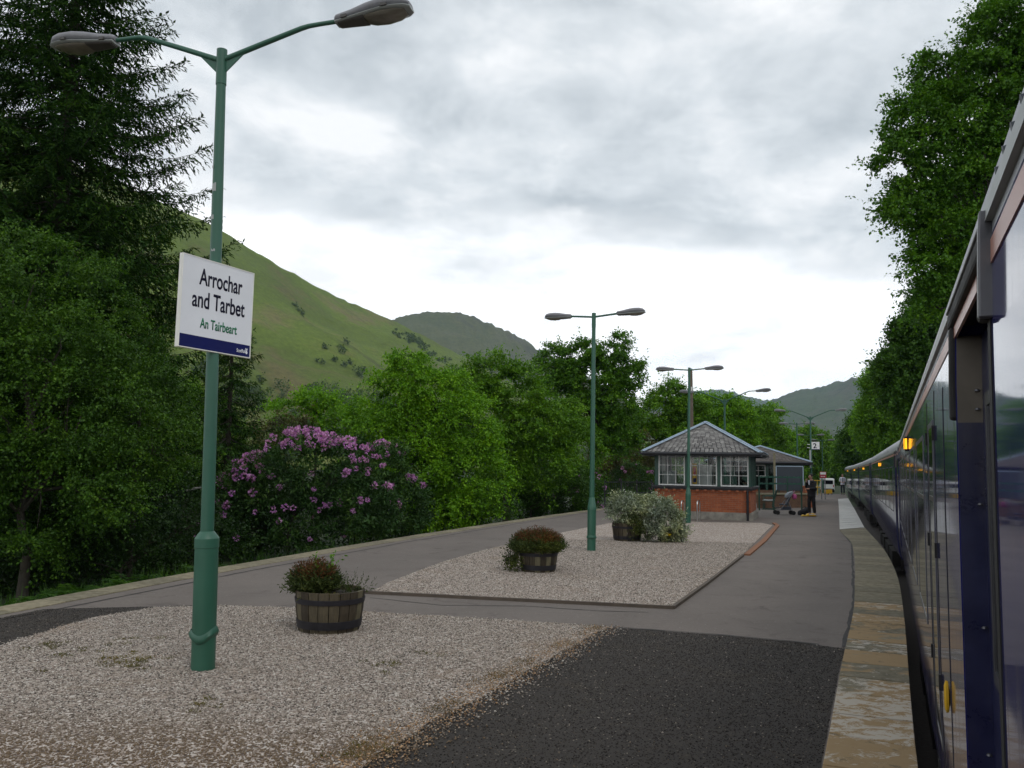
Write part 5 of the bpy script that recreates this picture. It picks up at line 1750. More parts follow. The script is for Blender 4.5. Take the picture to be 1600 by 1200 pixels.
b.box((-t / 2, D1 / 2, (0.28 + zs) / 2), (t, D1 - 2 * t, zs - 0.30)); b.box((-W1 + t / 2, D1 / 2, (0.28 + zs) / 2), (t, D1 - 2 * t, zs - 0.30))
b.build('brick_wall', M['brick'], box1)
b = MB()
for i in range(12):
    x = -W1 + 0.18 + (W1 - 0.36) * i / 11
    b.box((x, -0.04, zs - 0.145), (0.11, 0.09, 0.075))
for i in range(9):
    b.box((0.04, 0.3 + i * (D1 - 0.6) / 8, zs - 0.145), (0.09, 0.11, 0.075))
b.build('corbel', M['brick'], box1)
b = MB(); b.box((-W1 / 2, D1 / 2, zs - 0.02), (W1 + 0.24, D1 + 0.24, 0.085)); b.box((-W1 / 2, D1 / 2, zs - 0.09), (W1 + 0.12, D1 + 0.12, 0.05)); b.build('sill', M['black_paint'], box1, bevel=0.008)
b = MB()
zz0, zz1 = zs + 0.02, ze1
px = [0.0]
wins = [(1030, 1071), (1079, 1121), (1126.5, 1170)]
lx = []
for a, c in wins:
    row = []
    for q in (a, c):
        u = (q - 800) / F
        best = min(np.linspace(0, W1, 1500), key=lambda v: abs((HB.x - v * cH) / (HB.y - v * sH) - u))
        row.append(-best)
    lx.append(row)
cols = [(-W1, lx[0][0]), (lx[0][1], lx[1][0]), (lx[1][1], lx[2][0]), (lx[2][1], 0.0)]
for a, c in cols: b.box(((a + c) / 2, 0.05, (zz0 + zz1) / 2), (c - a, 0.11, zz1 - zz0))
b.box((-W1 / 2, 0.05, (zt + zz1) / 2 + 0.01), (W1 - 0.02, 0.09, zz1 - zt))
b.box((-W1 / 2, D1 - 0.05, (zt + zz1) / 2), (W1 - 0.02, 0.09, zz1 - zt))
for x in (-0.05, -W1 / 2, -W1 + 0.05): b.box((x, D1 - 0.05, (zz0 + zz1) / 2), (0.12, 0.11, zz1 - zz0))
for x in (-0.05, -W1 + 0.05):
    for y in (D1 * 0.34, D1 * 0.68): b.box((x, y, (zz0 + zz1) / 2), (0.09, 0.16, zz1 - zz0))
    b.box((x, D1 / 2, (zt + zz1) / 2), (0.07, D1 - 0.22, zz1 - zt))
b.build('timber_frame', M['dark_green'], box1, bevel=0.006)
for (a, c), nx in zip(lx, (3, 3, 3)): glazed('window', box1, a, c, zs + 0.03, zt, nx, 3, 0.045)
for k in range(3):
    ya, yb = (D1 * k / 3 + 0.10, D1 * (k + 1) / 3 - 0.06)
    b = MB(); b.box((-0.045, (ya + yb) / 2, (zs + 0.03 + zt) / 2), (0.05, yb - ya, zt - zs - 0.03))
    for i in range(6): b.box((-0.018, ya + (yb - ya) * (i + 0.5) / 6, (zs + 0.03 + zt) / 2), (0.012, 0.02, zt - zs - 0.05))
    b.build('side_shutter', M['dark_green'], box1)
    if k > 0: glazed('window', box1, ya, yb, zs + 0.03, zt, 3, 3, 0.05, math.radians(90), (-W1 + 0.1, 0))
for a, c in ((-W1 + 0.12, -W1 / 2 - 0.07), (-W1 / 2 + 0.07, -0.12)): glazed('window', box1, a, c, zs + 0.03, zt, 4, 3, D1 - 0.06)
b = MB(); b.box((-W1 / 2, D1 / 2, 0.72), (W1 - 0.46, D1 - 0.46, 0.06)); b.box((-W1 / 2, D1 / 2, ze1 - 0.12), (W1 - 0.1, D1 - 0.1, 0.03)); b.build('interior_floor', M['interior'], box1)
za1 = EYE + (736 - 660) * (HB.y + 2.0) / F
hip(box1, W1, D1, ze1, za1, 0.42, M['slate'], 0.35)
b = MB(); b.tube([(-0.10, -0.085, 0.0), (-0.10, -0.085, zs - 0.12)], 0.045, 10)
for z in (0.25, 0.7): b.tube([(-0.10, -0.085, z), (-0.10, -0.085, z + 0.05)], 0.058, 10)
b.build('downpipe', M['black_paint'], box1, smooth=True)
# things inside the signal box, seen through the glass
def inbox(dx, dy, z): return box1.matrix_basis @ Vector((dx, dy, z))


bpy.context.view_layer.update()
b = MB(); b.box((0, 0, 0.5), (0.82, 0.05, 0.98)); b.box((0, -0.03, 0.99), (0.86, 0.03, 0.03)); b.box((0, -0.03, 0.01), (0.86, 0.03, 0.03))
for x in (-0.42, 0.42): b.box((x, -0.03, 0.5), (0.025, 0.03, 0.95))
o = b.build('whiteboard', M['white']); o.location = inbox(-W1 * 0.53, 0.75, 1.12); o.rotation_euler = (0, 0, HA)
tag(o, 'pale board standing behind the middle window of the signal box', 'board')
b = MB(); b.box((0, 0, 0.55), (0.5, 0.4, 1.1)); b.box((0, -0.205, 0.8), (0.46, 0.012, 0.5)); b.box((0, -0.205, 0.28), (0.46, 0.012, 0.46)); b.box((0.15, -0.22, 0.75), (0.02, 0.02, 0.1))
o = b.build('cabinet', M['lamp_rim'], bevel=0.008); o.location = inbox(-W1 * 0.86, 0.65, 0.75); o.rotation_euler = (0, 0, HA)
tag(o, 'grey cabinet behind the left window of the signal box', 'cabinet')
b = MB(); b.box((0, 0, 0), (0.17, 0.02, 0.8)); b.box((0, -0.012, 0.1), (0.10, 0.01, 0.3), mi=1); b.box((0, -0.012, -0.25), (0.12, 0.01, 0.16), mi=2)
o = b.build('poster', [M['yellow'], M['red'], M['sign_blue']]); o.location = inbox(lx[1][0] + 0.16, 0.16, 1.75); o.rotation_euler = (0, 0, HA)
tag(o, 'narrow yellow notice with red inside the middle window of the signal box', 'notice')

# second building
kb = 1.0
E2 = D(1252, 722, 49.0)
HA2 = math.radians(-20)
box2 = thing('waiting_shelter', 'farther dark green waiting room with a mossy slated hip roof', 'building', (E2.x, E2.y, 0), HA2)
W2, D2 = 4.9, 7.0
ze2 = EYE + (739 - 722) * 49.0 / F
za2 = EYE + (738 - 697) * 51.5 / F
b = MB()
b.box((-W2 / 2, D2 / 2, 0.4), (W2, D2, 0.8)); b.build('brick_wall', M['brick_brown'], box2)
b = MB()
for x in np.linspace(-W2, 0, 6): b.box((x, 0.06, (0.8 + ze2) / 2), (0.13, 0.13, ze2 - 0.8))
for y in np.linspace(0.06, D2, 7)[1:]:
    b.box((-0.02, y, (0.8 + ze2) / 2), (0.13, 0.13, ze2 - 0.8)); b.box((-W2 + 0.02, y, (0.8 + ze2) / 2), (0.13, 0.13, ze2 - 0.8))
b.box((-W2 / 2, 0.06, ze2 - 0.1), (W2, 0.09, 0.2)); b.box((-0.02, D2 / 2, ze2 - 0.1), (0.09, D2, 0.2))
b.box((-W2 * 0.78, 0.06, 1.2), (W2 * 0.44, 0.07, 0.82)); b.box((-0.02, D2 / 2, 1.2), (0.07, D2, 0.8)); b.box((-W2 + 0.02, D2 / 2, 1.6), (0.07, D2, 1.6))
b.box((-W2 / 2, D2 - 0.03, 1.7), (W2, 0.07, 1.8))
b.build('timber_frame', M['dark_green'], box2)
for i in range(5):
    xs = np.linspace(-W2, 0, 6)
    glazed('window', box2, xs[i] + 0.07, xs[i + 1] - 0.07, 1.62, ze2 - 0.2, 2, 2, 0.06, mat='white' if i < 3 else 'dark_green')
for i in range(6):
    ys = np.linspace(0.06, D2, 7)
    glazed('window', box2, ys[i] + 0.08, ys[i + 1] - 0.08, 1.62, ze2 - 0.2, 2, 2, 0.02, math.radians(90), (0, 0), mat='dark_green')
hip(box2, W2, D2, ze2, za2, 0.55, M['slate_dark'], 0.3, ncourse=20, sw=0.2)

# ------------------------------------------------------------------ platform furniture
for px_, py_, lab in ((1040, 809, 'steel bicycle hoop half hidden by the silvery bush'), (1067, 815, 'steel bicycle hoop just left of the third lamp post'), (1091.5, 815.5, 'steel bicycle hoop right of the third lamp post')):
    p = G(px_, py_)
    if px_ == 1040: p = G(1040, 813)
    r0 = thing('bike_hoop', lab, 'bicycle stand', p, math.radians(-20), 'steel bicycle hoops in front of the signal box')
    b = MB(); pts = [(0, -0.36, -0.05), (0, -0.36, 0.62)] + [(0, -0.36 + 0.14 - 0.14 * math.cos(a), 0.62 + 0.14 * math.sin(a)) for a in np.linspace(0.2, PI / 2, 5)] + [(0, 0.36 - 0.14 + 0.14 * math.sin(a), 0.62 + 0.14 * math.cos(a)) for a in np.linspace(0, PI / 2 - 0.2, 5)] + [(0, 0.36, 0.62), (0, 0.36, -0.05)]
    b.tube(pts, 0.024, 10); b.build('hoop', M['steel'], r0, smooth=True)
    b = MB()
    for y in (-0.36, 0.36): b.lathe([(0.06, 0.0), (0.06, 0.008), (0.026, 0.014)], (0, y, 0.0), 12)
    b.build('foot_plate', M['steel'], r0)

# railing behind the silvery bush
ra = el[0]
r0 = thing('iron_railing', 'black iron railing at the platform edge left of the signal box', 'railing', D(945, 760, 44.0), 0)
pe = D(1018, 760, 47.5) - r0.location; pe.z = 0; r0.location.z = 0
b = MB(); b.bar((0, 0, 1.20), pe + Vector((0, 0, 1.20)), 0.04, 0.05); b.bar((0, 0, 0.60), pe + Vector((0, 0, 0.60)), 0.04, 0.05); b.build('rail', M['black_paint'], r0)
for i in range(4):
    b = MB(); q = pe * (i / 3); b.box((q.x, q.y, 0.55), (0.06, 0.06, 1.4)); b.ball((q.x, q.y, 1.28), 0.05, 8, 6); b.build('post', M['black_paint'], r0)
b = MB()
for i in range(1, 26):
    q = pe * (i / 26); b.box((q.x, q.y, 0.9), (0.016, 0.016, 0.58))
b.build('bars', M['black_paint'], r0)

# telegraph pole
tp = D(1081, 660, 62.0)
r0 = thing('telegraph_pole', 'brown wooden telegraph pole rising behind the signal box roof', 'pole', (tp.x, tp.y, -0.5), 0)
ztop = D(1081, 577, 62.0).z + 0.5
b = MB(); b.tube([(0.0, 0, 0), (-0.02, 0, ztop * 0.5), (-0.06, 0, ztop)], [0.17, 0.15, 0.12], 12); b.build('shaft', M['pole_wood'], r0, smooth=True)
b = MB(); b.lathe([(0.14, 0), (0.13, 0.03), (0.02, 0.1)], (-0.06, 0, ztop), 10); b.build('cap', M['lead'], r0)
b = MB(); b.box((-0.04, -0.16, ztop - 1.5), (0.09, 0.04, 0.3)); b.build('tag_plate', M['white'], r0)

# wooden post beside the bench
p = G(1211, 792)
r0 = thing('wooden_post', 'weathered square wooden post between the signal box and the pushchair', 'post', p, HA)
hp = D(1211, 709, p.y).z
b = MB(); b.box((0, 0, hp / 2 - 0.05), (0.11, 0.11, hp + 0.1)); b.build('shaft', M['wood_post'], r0, bevel=0.008)
b = MB(); b.box((0, 0, hp + 0.01), (0.13, 0.13, 0.03)); b.prism([(-0.06, hp + 0.025), (0.06, hp + 0.025), (0, hp + 0.06)], -0.06, 0.06); b.build('cap', M['wood_post'], r0)


def bench(label, p, rz, seat='dark_green', L=1.7):
    r0 = thing('platform_bench', label, 'bench', p, rz, 'green slatted platform benches')
    b = MB()
    for i in range(5): b.box((0, -0.20 + i * 0.11, 0.45 + 0.006 * abs(i - 2)), (L, 0.085, 0.03))
    b.build('seat', M[seat], r0, bevel=0.004)
    b = MB()
    for i in range(4): b.box((0, 0.30 + i * 0.028, 0.56 + i * 0.12), (L, 0.025, 0.085), Matrix.Rotation(-0.2, 3, 'X'))
    b.build('backrest', M['dark_green'], r0, bevel=0.004)
    for s in (-1, 1):
        x = s * (L / 2 - 0.12)
        b = MB(); b.tube([(x, -0.22, 0.0), (x, -0.20, 0.25), (x, -0.22, 0.43), (x, 0.28, 0.43), (x, 0.32, 0.6), (x, 0.42, 0.98)], 0.025, 8)
        b.tube([(x, 0.30, 0.0), (x, 0.22, 0.2), (x, 0.26, 0.43)], 0.025, 8)
        b.box((x, 0.04, 0.015), (0.07, 0.66, 0.03)); b.build('leg', M['dark_green'], r0)
        b = MB(); b.tube([(x, -0.20, 0.45), (x, -0.24, 0.64), (x, 0.0, 0.68), (x, 0.34, 0.66)], 0.020, 8); b.build('armrest', M['dark_green'], r0)
    return r0


bp_ = G(1200, 796)
bench('green slatted bench end-on beside the signal box, the light on its seat put into its colour', bp_ + hd(20) * 0.4, HA + PI / 2 + PI, 'lamp_rim', 1.5)  # pale seat colour stands in for light reflecting off the slats
# green rails on posts in front of the second building
q0 = G(1192, 790); q1 = D(1252, 757, 42.0); q1.z = 0; q0 = D(1186, 757, 41.0); q0.z = 0
r0 = thing('green_railing', 'green ornamental rails on posts in front of the farther building', 'railing', q0, 0)
pe = q1 - q0
for z in (1.30, 1.62):
    b = MB(); b.bar((0, 0, z), pe + Vector((0, 0, z)), 0.05, 0.05)
    for i in range(9):
        q = pe * ((i + 0.5) / 9); b.box((q.x, q.y, z + 0.03), (0.10, 0.03, 0.05))
    b.build('rail', M['green_paint'], r0)
for i in range(4):
    b = MB(); q = pe * (i / 3); b.box((q.x, q.y, 0.85), (0.06, 0.06, 1.7)); b.build('post', M['dark_green'], r0)
# raised brick flower bed
q0 = D(1186, 775, 43.5); q1 = D(1262, 775, 45.5); q0.z = q1.z = 0
r0 = thing('brick_flower_bed', 'long low brick wall with pale coping under the green rails', 'wall', q0, 0)
pe = q1 - q0
b = MB(); b.bar((0, 0, 0.33), pe + Vector((0, 0, 0.33)), 0.30, 0.72); b.build('brick_wall', M['brick_brown'], r0)
b = MB(); b.bar((0, 0, 0.73), pe + Vector((0, 0, 0.73)), 0.40, 0.09); b.build('coping', M['wood_post'], r0, bevel=0.01)
b = MB(); b.box((pe.x, pe.y - 0.05, 0.55), (0.40, 0.40, 1.1)); b.box((pe.x, pe.y - 0.05, 1.13), (0.46, 0.46, 0.07)); b.build('end_pier', M['brick'], r0)
# dark notice hoarding
q = D(1234, 750, 47.0)
r0 = thing('notice_hoarding', 'large dark grey hoarding panel in front of the farther building', 'hoarding', (q.x, q.y, 0), HA2)
k = 47.0 / F
b = MB(); b.box((0, 0, 1.52), (39 * k, 0.06, 1.35)); b.build('panel', M['dark_grey'], r0, bevel=0.006)
b = MB(); b.box((0, 0, 2.22), (40 * k, 0.09, 0.05)); b.box((19.8 * k, 0, 1.5), (0.05, 0.09, 1.4)); b.box((-19.8 * k, 0, 1.5), (0.05, 0.09, 1.4)); b.build('frame', M['lead'], r0)
for s in (-1, 1):
    b = MB(); b.box((s * 16 * k, 0.07, 1.0), (0.08, 0.08, 2.2)); b.build('post', M['dark_green'], r0)

# red and white sign, yellow barriers, parked van and scrub at the far platform end
q = D(1286, 742, 60.0)
r0 = thing('red_sign', 'red and white notice on twin posts at the far end of the platform', 'sign', (q.x, q.y, 0), math.radians(-18))
k = 60.0 / F
b = MB(); b.box((0, 0, 1.85 - 0.10), (9.6 * k, 0.03, 9.6 * k)); b.build('board', M['red'], r0, bevel=0.006)
b = MB(); b.box((0, -0.018, 1.85 + 2.3 * k - 0.1), (8.2 * k, 0.008, 3.6 * k)); b.build('white_panel', M['white'], r0)
b = MB()
for i, x in enumerate((-2.6, -1.0, 0.6, 2.2)): b.box((x * k, -0.018, 1.85 - 2.4 * k - 0.1), (1.1 * k, 0.008, 0.9 * k))
b.build('wording', M['white_print'], r0)
for s in (-1, 1):
    b = MB(); b.tube([(s * 2.6 * k, 0.04, -0.1), (s * 2.6 * k, 0.04, 1.9)], 0.04, 8); b.build('post', M['lamp_grey'], r0)
for i, (px_, lab) in enumerate(((1291, 'yellow plastic barrier panel standing left of the white van'), (1297, 'yellow plastic barrier panel standing under the white van'))):
    q = D(px_, 768, 74.0 + i)
    r0 = thing('yellow_barrier', lab, 'barrier', (q.x, q.y, 0), math.radians(-15), 'yellow barriers at the platform end')
    b = MB(); b.box((0, 0, 0.22), (0.36, 0.05, 0.30)); b.box((0, 0, 0.40), (0.36, 0.06, 0.06)); b.build('panel', M['yellow'], r0, bevel=0.01)
    for s in (-1, 1):
        b = MB(); b.box((s * 0.14, 0, 0.04), (0.07, 0.30, 0.08)); b.build('foot', M['rubber'], r0)
q = D(1277, 757, 70.0)
r0 = thing('yellow_gate', 'yellow metal gate frame left of the red sign post', 'gate', (q.x, q.y, 0), math.radians(-15))
b = MB()
for a, c in (((-0.3, 0, 0), (-0.3, 0, 1.25)), ((0.3, 0, 0), (0.3, 0, 1.25)), ((-0.3, 0, 1.25), (0.3, 0, 1.25)), ((-0.3, 0, 0.7), (0.3, 0, 0.7))): b.tube([a, c], 0.035, 8)
b.build('frame', M['yellow'], r0)
b = MB(); b.box((0, 0, 0.62), (0.05, 0.03, 1.2)); b.build('bar', M['yellow'], r0)


def van(label, p, rz):
    r0 = thing('parked_van', label, 'van', p, rz)
    prof = [(-2.3, 0.35), (-2.3, 1.9), (-2.15, 2.05), (0.9, 2.08), (1.25, 1.95), (1.85, 1.18), (2.3, 0.98), (2.36, 0.35)]
    b = MB(); b.prism(prof, -0.95, 0.95); b.build('body', M['white'], r0, smooth=True, bevel=0.06)
    b = MB(); b.add([(1.33, -0.80, 1.88), (1.33, 0.80, 1.88), (1.83, 0.85, 1.24), (1.83, -0.85, 1.24)], [(0, 1, 2, 3)]); b.build('windscreen', M['glass_dark'], r0)
    b = MB(); b.box((-2.315, 0, 1.5), (0.03, 1.5, 0.55)); b.build('rear_window', M['glass_dark'], r0)
    for s in (-1, 1):
        b = MB(); b.box((0.9, s * 0.955, 1.5), (0.9, 0.02, 0.5)); b.build('side_window', M['glass_dark'], r0)
        for x in (-1.5, 1.5):
            b = MB(); b.tube([(x, s * 0.72, 0.33), (x, s * 0.97, 0.33)], 0.33, 16); wh = b.build('wheel', M['rubber'], r0)
            b = MB(); b.tube([(x, s * 0.95, 0.33), (x, s * 0.985, 0.33)], 0.19, 12); b.build('rim', M['lamp_rim'], wh)
        b = MB(); b.box((-2.32, s * 0.82, 0.95), (0.03, 0.14, 0.35)); b.build('tail_light', M['red'], r0)
    b = MB(); b.box((-2.33, 0, 0.45), (0.1, 1.8, 0.2)); b.build('bumper', M['dark_grey'], r0)
    return r0


q = D(1292, 757, 128.0)
van('white van seen from behind in the yard beyond the platform end', (q.x, q.y, GZ + 0.15), math.radians(72))
# pale sheet roof of a shed glimpsed through the bushes
q = D(262, 775, 27.5)
r0 = thing('garden_shed', 'shed with a pale sheet roof glimpsed under the bushes left of the lamp post', 'shed', (q.x, q.y, GZ), math.radians(8))
hz_ = q.z - GZ
b = MB(); b.box((0, 0, 0.9), (2.2, 1.6, 1.8)); b.build('wall', M['interior'], r0)
b = MB(); b.prism([(-1.2, hz_ - 0.35), (1.2, hz_ + 0.30), (1.2, hz_ + 0.34), (-1.2, hz_ - 0.31)], -1.0, 1.0)
for i in range(12):
    x = -1.15 + i * 0.2; b.bar((x, -1.0, hz_ - 0.31 + (x + 1.2) * 0.27), (x, 1.0, hz_ - 0.31 + (x + 1.2) * 0.27), 0.05, 0.04)
b.build('roof', M['boards'], r0)
b = MB(); b.box((0.3, -0.82, 0.85), (0.7, 0.04, 1.6)); b.build('door', M['dark_green'], r0)
# ------------------------------------------------------------------ the train
PROF = [(0.10, -0.12), (0.045, 0.05), (0.012, 0.35), (0.0, 0.75), (0.0, 1.2), (0.002, 1.7), (0.006, 2.15), (0.012, 2.36)]
ROOF = [(0.012, 2.36), (0.020, 2.47), (0.050, 2.575), (0.13, 2.67), (0.30, 2.76), (0.60, 2.845), (1.0, 2.90), (1.37, 2.915)]
CW = 2.74


def ring(prof, extra=0.0):
    left = [(x + extra, z) for x, z in prof]
    right = [(CW - x - extra, z) for x, z in prof[::-1]]
    return left + right


def extr(b, poly, y0, y1, mi=0, n=1):
    b.prism(poly, y0, y1, mi)


def at_side(z, inset=0.0):
    P = PROF + ROOF[1:]
    for (x0, z0), (x1, z1) in zip(P, P[1:]):
        if z0 <= z <= z1: return x0 + (x1 - x0) * (z - z0) / (z1 - z0) + inset
    return P[0][0] + inset


def side_panel(b, y0, y1, z0, z1, out=0.006, th=0.012, mi=0, r=0.0):
    """a panel that follows the curve of the body side"""
    zs_ = sorted(set([z0, z1] + [z for _, z in PROF + ROOF if z0 < z < z1]))
    n = len(zs_)
    vs = []
    for z in zs_:
        x = at_side(z)
        vs += [(x - out, y0, z), (x - out, y1, z), (x - out + th, y1, z), (x - out + th, y0, z)]
    fs = []
    for i in range(n - 1):
        a = i * 4; c = a + 4
        fs += [(a, a + 1, c + 1, c), (a + 1, a + 2, c + 2, c + 1), (a + 2, a + 3, c + 3, c + 2), (a + 3, a, c, c + 3)]
    fs += [(3, 2, 1, 0), tuple(range((n - 1) * 4, n * 4))]
    b.add(vs, fs, mi)


def frame_panel(b, y0, y1, z0, z1, w, out, th, mi=0):
    side_panel(b, y0, y0 + w, z0, z1, out, th, mi); side_panel(b, y1 - w, y1, z0, z1, out, th, mi)
    side_panel(b, y0 + w, y1 - w, z0, z0 + w, out, th, mi); side_panel(b, y0 + w, y1 - w, z1 - w, z1, out, th, mi)


def coach(label, pos, az, doors, windows, lamps, ends=(0.0, CL), rail_door=None):
    root = thing('railway_coach', label, 'railway coach', pos, -math.radians(az), 'coaches of the dark blue train at the platform')
    segs = []; y = ends[0]
    for d0, d1 in doors: segs.append((y, d0)); y = d1
    segs.append((y, ends[1]))
    b = MB()
    for a, c in segs: extr(b, ring(PROF), a, c)
    for d0, d1 in doors: extr(b, ring(PROF[:6], 0.11) if False else [(x + 0.11, z) for x, z in PROF] + [(CW - x, z) for x, z in PROF[::-1]], d0, d1)
    b.build('body', M['coach_blue'], root)
    b = MB(); extr(b, ring(ROOF), ends[0], ends[1])
    roof = b.build('roof', M['coach_roof'], root, smooth=True, auto=30)
    b = MB(); side_panel(b, ends[0], ends[1], 2.385, 2.425, 0.014, 0.02); b.build('gutter', M['lamp_rim'], roof)
    for yy in (4.75, 4.87, 4.99, 5.11):
        b = MB(); x = at_side(2.48); b.tube([(x + 0.004, yy, 2.475), (x - 0.005, yy, 2.473)], 0.011, 8); b.build('bolt', M['dark_grey'], roof)
    b = MB(); side_panel(b, ends[0], ends[1], 2.295, 2.345, 0.003, 0.008); b.build('cantrail_stripe', M['cantrail'], root)
    for d0, d1 in doors:
        b = MB()
        side_panel(b, d0 + 0.01, d1 - 0.01, 0.86, 2.30, -0.075, 0.03, 0); side_panel(b, d0 + 0.01, d1 - 0.01, 0.80, 0.86, -0.075, 0.03, 1)
        side_panel(b, d0 + 0.01, d1 - 0.01, 0.50, 0.80, -0.075, 0.03, 2); side_panel(b, d0 + 0.01, d1 - 0.01, 0.0, 0.50, -0.075, 0.03, 3)
        dr = b.build('door', [M['coach_door'], M['coach_red'], M['coach_lilac'], M['coach_purple']], root)
        b = MB(); frame_panel(b, d0 + 0.16, d1 - 0.16, 1.25, 2.1, 0.04, -0.066, 0.02); fr = b.build('window_frame', M['coach_alloy'], dr)
        b = MB(); side_panel(b, d0 + 0.20, d1 - 0.20, 1.29, 2.06, -0.071, 0.01); b.build('pane', M['glass_dark'], fr)
        b = MB(); x = at_side(1.0) + 0.06; b.tube([(x, d0 + 0.1, 1.0), (x - 0.03, d0 + 0.1, 1.02), (x - 0.03, d0 + 0.1, 1.14), (x, d0 + 0.1, 1.16)], 0.014, 6); b.build('handle', M['yellow'], dr)
        # far jamb: painted below, bare metal above, with fixing screws
        b = MB()
        zs_ = [0.0, 0.35, 0.75, 1.2, 1.70, 2.02, 2.15, 2.30]
        for z0, z1 in zip(zs_, zs_[1:]):
            mi = 1 if z0 >= 2.02 - 1e-6 else 0
            x0, x1 = at_side(z0) + 0.004, at_side(z1) + 0.004
            b.add([(x0, d1 - 0.006, z0), (x0 + 0.105, d1 - 0.006, z0), (x1 + 0.105, d1 - 0.006, z1), (x1, d1 - 0.006, z1), (x0, d1 + 0.004, z0), (x1, d1 + 0.004, z1)], [(0, 1, 2, 3), (0, 3, 5, 4)], mi)
        jb = b.build('door_jamb', [M['coach_door'], M['jamb']], root)
        b = MB()
        for z in (0.25, 0.62, 1.0, 1.38, 1.76, 2.06, 2.12): b.lathe([(0.009, 0), (0.006, 0.006)], (at_side(z) + 0.06, d1 - 0.012, z), 8)
        b.v = [(x, y, z) for x, y, z in b.v]
        b.build('screw', M['coach_alloy'], jb)
        # rain hood round the head of the doorway
        b = MB()
        side_panel(b, d0 - 0.05, d0 + 0.02, 2.18, 2.40, 0.022, 0.04); side_panel(b, d0 + 0.02, d1 + 0.10, 2.335, 2.39, 0.018, 0.08)
        side_panel(b, d1 + 0.01, d1 + 0.07, 2.03, 2.335, 0.016, 0.04)
        b.build('rain_hood', M['coach_seal'], root, bevel=0.01)
        b = MB(); side_panel(b, d0 - 0.07, d0 - 0.05, 2.18, 2.41, 0.026, 0.04); side_panel(b, d0 - 0.05, d1 + 0.12, 2.39, 2.402, 0.022, 0.04); b.build('hood_lip', M['coach_alloy'], root, bevel=0.004)
        b = MB(); side_panel(b, d0 - 0.05, d0 - 0.004, 0.0, 2.2, 0.003, 0.01); b.build('door_seal', M['coach_seal'], root)
    for y0, y1, z0, z1 in windows:
        b = MB(); frame_panel(b, y0, y1, z0, z1, 0.028, 0.0035, 0.012)
        if z1 - z0 > 1.0: side_panel(b, y0 + 0.028, y1 - 0.028, z1 - 0.40, z1 - 0.375, 0.0035, 0.012)
        wf = b.build('window', M['coach_alloy'], root)
        b = MB(); side_panel(b, y0 + 0.028, y1 - 0.028, z0 + 0.028, z1 - 0.028, 0.0015, 0.004); b.build('pane', M['glass_dark'], wf)
    for y in lamps:
        b = MB(); x = at_side(2.2); b.box((x - 0.016, y, 2.19), (0.038, 0.10, 0.16)); lp = b.build('door_lamp', M['coach_seal'], root, bevel=0.01)
        b = MB(); b.box((x - 0.020, y - 0.053, 2.19), (0.020, 0.010, 0.115)); b.box((x - 0.038, y, 2.19), (0.008, 0.07, 0.115)); b.build('lens', M['amber'], lp)
    b = MB()
    b.box((CW / 2, (ends[0] + ends[1]) / 2, -0.22), (CW - 0.5, ends[1] - ends[0] - 0.3, 0.24))
    for yy, L, h in ((7.5, 1.9, 0.42), (10.2, 2.4, 0.48), (13.2, 1.6, 0.40), (15.4, 1.3, 0.45)): b.box((CW / 2, yy, -0.36 - h / 2), (CW - 0.25, L, h))
    b.build('underframe', M['coach_under'], root)
    for yc in (3.4, CL - 3.4):
        b = MB(); b.box((0.42, yc, -0.52), (0.12, 3.0, 0.26)); b.box((CW - 0.42, yc, -0.52), (0.12, 3.0, 0.26)); b.box((CW / 2, yc, -0.5), (1.7, 0.5, 0.24))
        for dy in (-1.3, 1.3):
            b.tube([(0.30, yc + dy, -0.56), (0.44, yc + dy, -0.56)], 0.17, 12)
            b.tube([(0.34, yc + dy * 0.72, -0.35), (0.34, yc + dy * 0.72, -0.65)], 0.11, 10)
        bg = b.build('bogie', M['coach_under'], root)
        for dy in (-1.3, 1.3):
            b = MB(); b.tube([(0.60, yc + dy, -0.60), (0.74, yc + dy, -0.60)], 0.46, 20); b.tube([(CW - 0.74, yc + dy, -0.60), (CW - 0.60, yc + dy, -0.60)], 0.46, 20); b.build('wheelset', M['coach_under'], bg)
    b = MB()
    for y0, y1 in ((ends[0] - 0.24, ends[0]), (ends[1], ends[1] + 0.24)): b.box((CW / 2, (y0 + y1) / 2, 1.15), (1.1, 0.24, 2.1))
    for y0 in (ends[0] - 0.2, ends[1] + 0.2):
        for x in (0.55, CW - 0.55): b.tube([(x, y0 - 0.1, 0.0), (x, y0 + 0.1, 0.0)], 0.16, 12)
    b.build('gangway', M['coach_seal'], root)
    return root


w1 = [(7.75, 8.25, 0.55, 2.12), (9.0, 10.35, 0.94, 2.10)] + [(11.0 + i * 1.78, 12.35 + i * 1.78, 0.94, 2.10) for i in range(6)]
c1 = coach('nearest dark blue coach filling the right edge, with a recessed doorway close to the camera', coach_pos[0], HEAD[0], [(5.23, 6.22), (21.7, 22.55)], w1, [13.3])
b = MB(); b.lathe([(0.02, 0), (0.046, 0.005), (0.048, 0.014), (0.034, 0.020)], (0, 0, 0), 16, sx=1.0, sy=1.0)
b.v = [(-z, y, x * 1.3) for x, y, z in b.v]; b.v = [(x + at_side(0.98), y * 0.5 + 7.0, z + 0.98) for x, y, z in b.v]
b.build('grab_handle', M['yellow'], c1, smooth=True)
for z in (0.3, 0.9, 1.5, 2.05):
    for yy in (7.62, 8.38):
        b = MB(); b.box((at_side(z) - 0.004, yy, z), (0.014, 0.03, 0.07)); b.build('hinge', M['coach_seal'], c1)
b = MB(); side_panel(b, 7.60, 7.615, 0.02, 2.25, 0.002, 0.006); side_panel(b, 8.385, 8.40, 0.02, 2.25, 0.002, 0.006); side_panel(b, 6.9, 6.912, 0.0, 2.2, 0.002, 0.006); b.build('panel_seam', M['coach_seal'], c1)
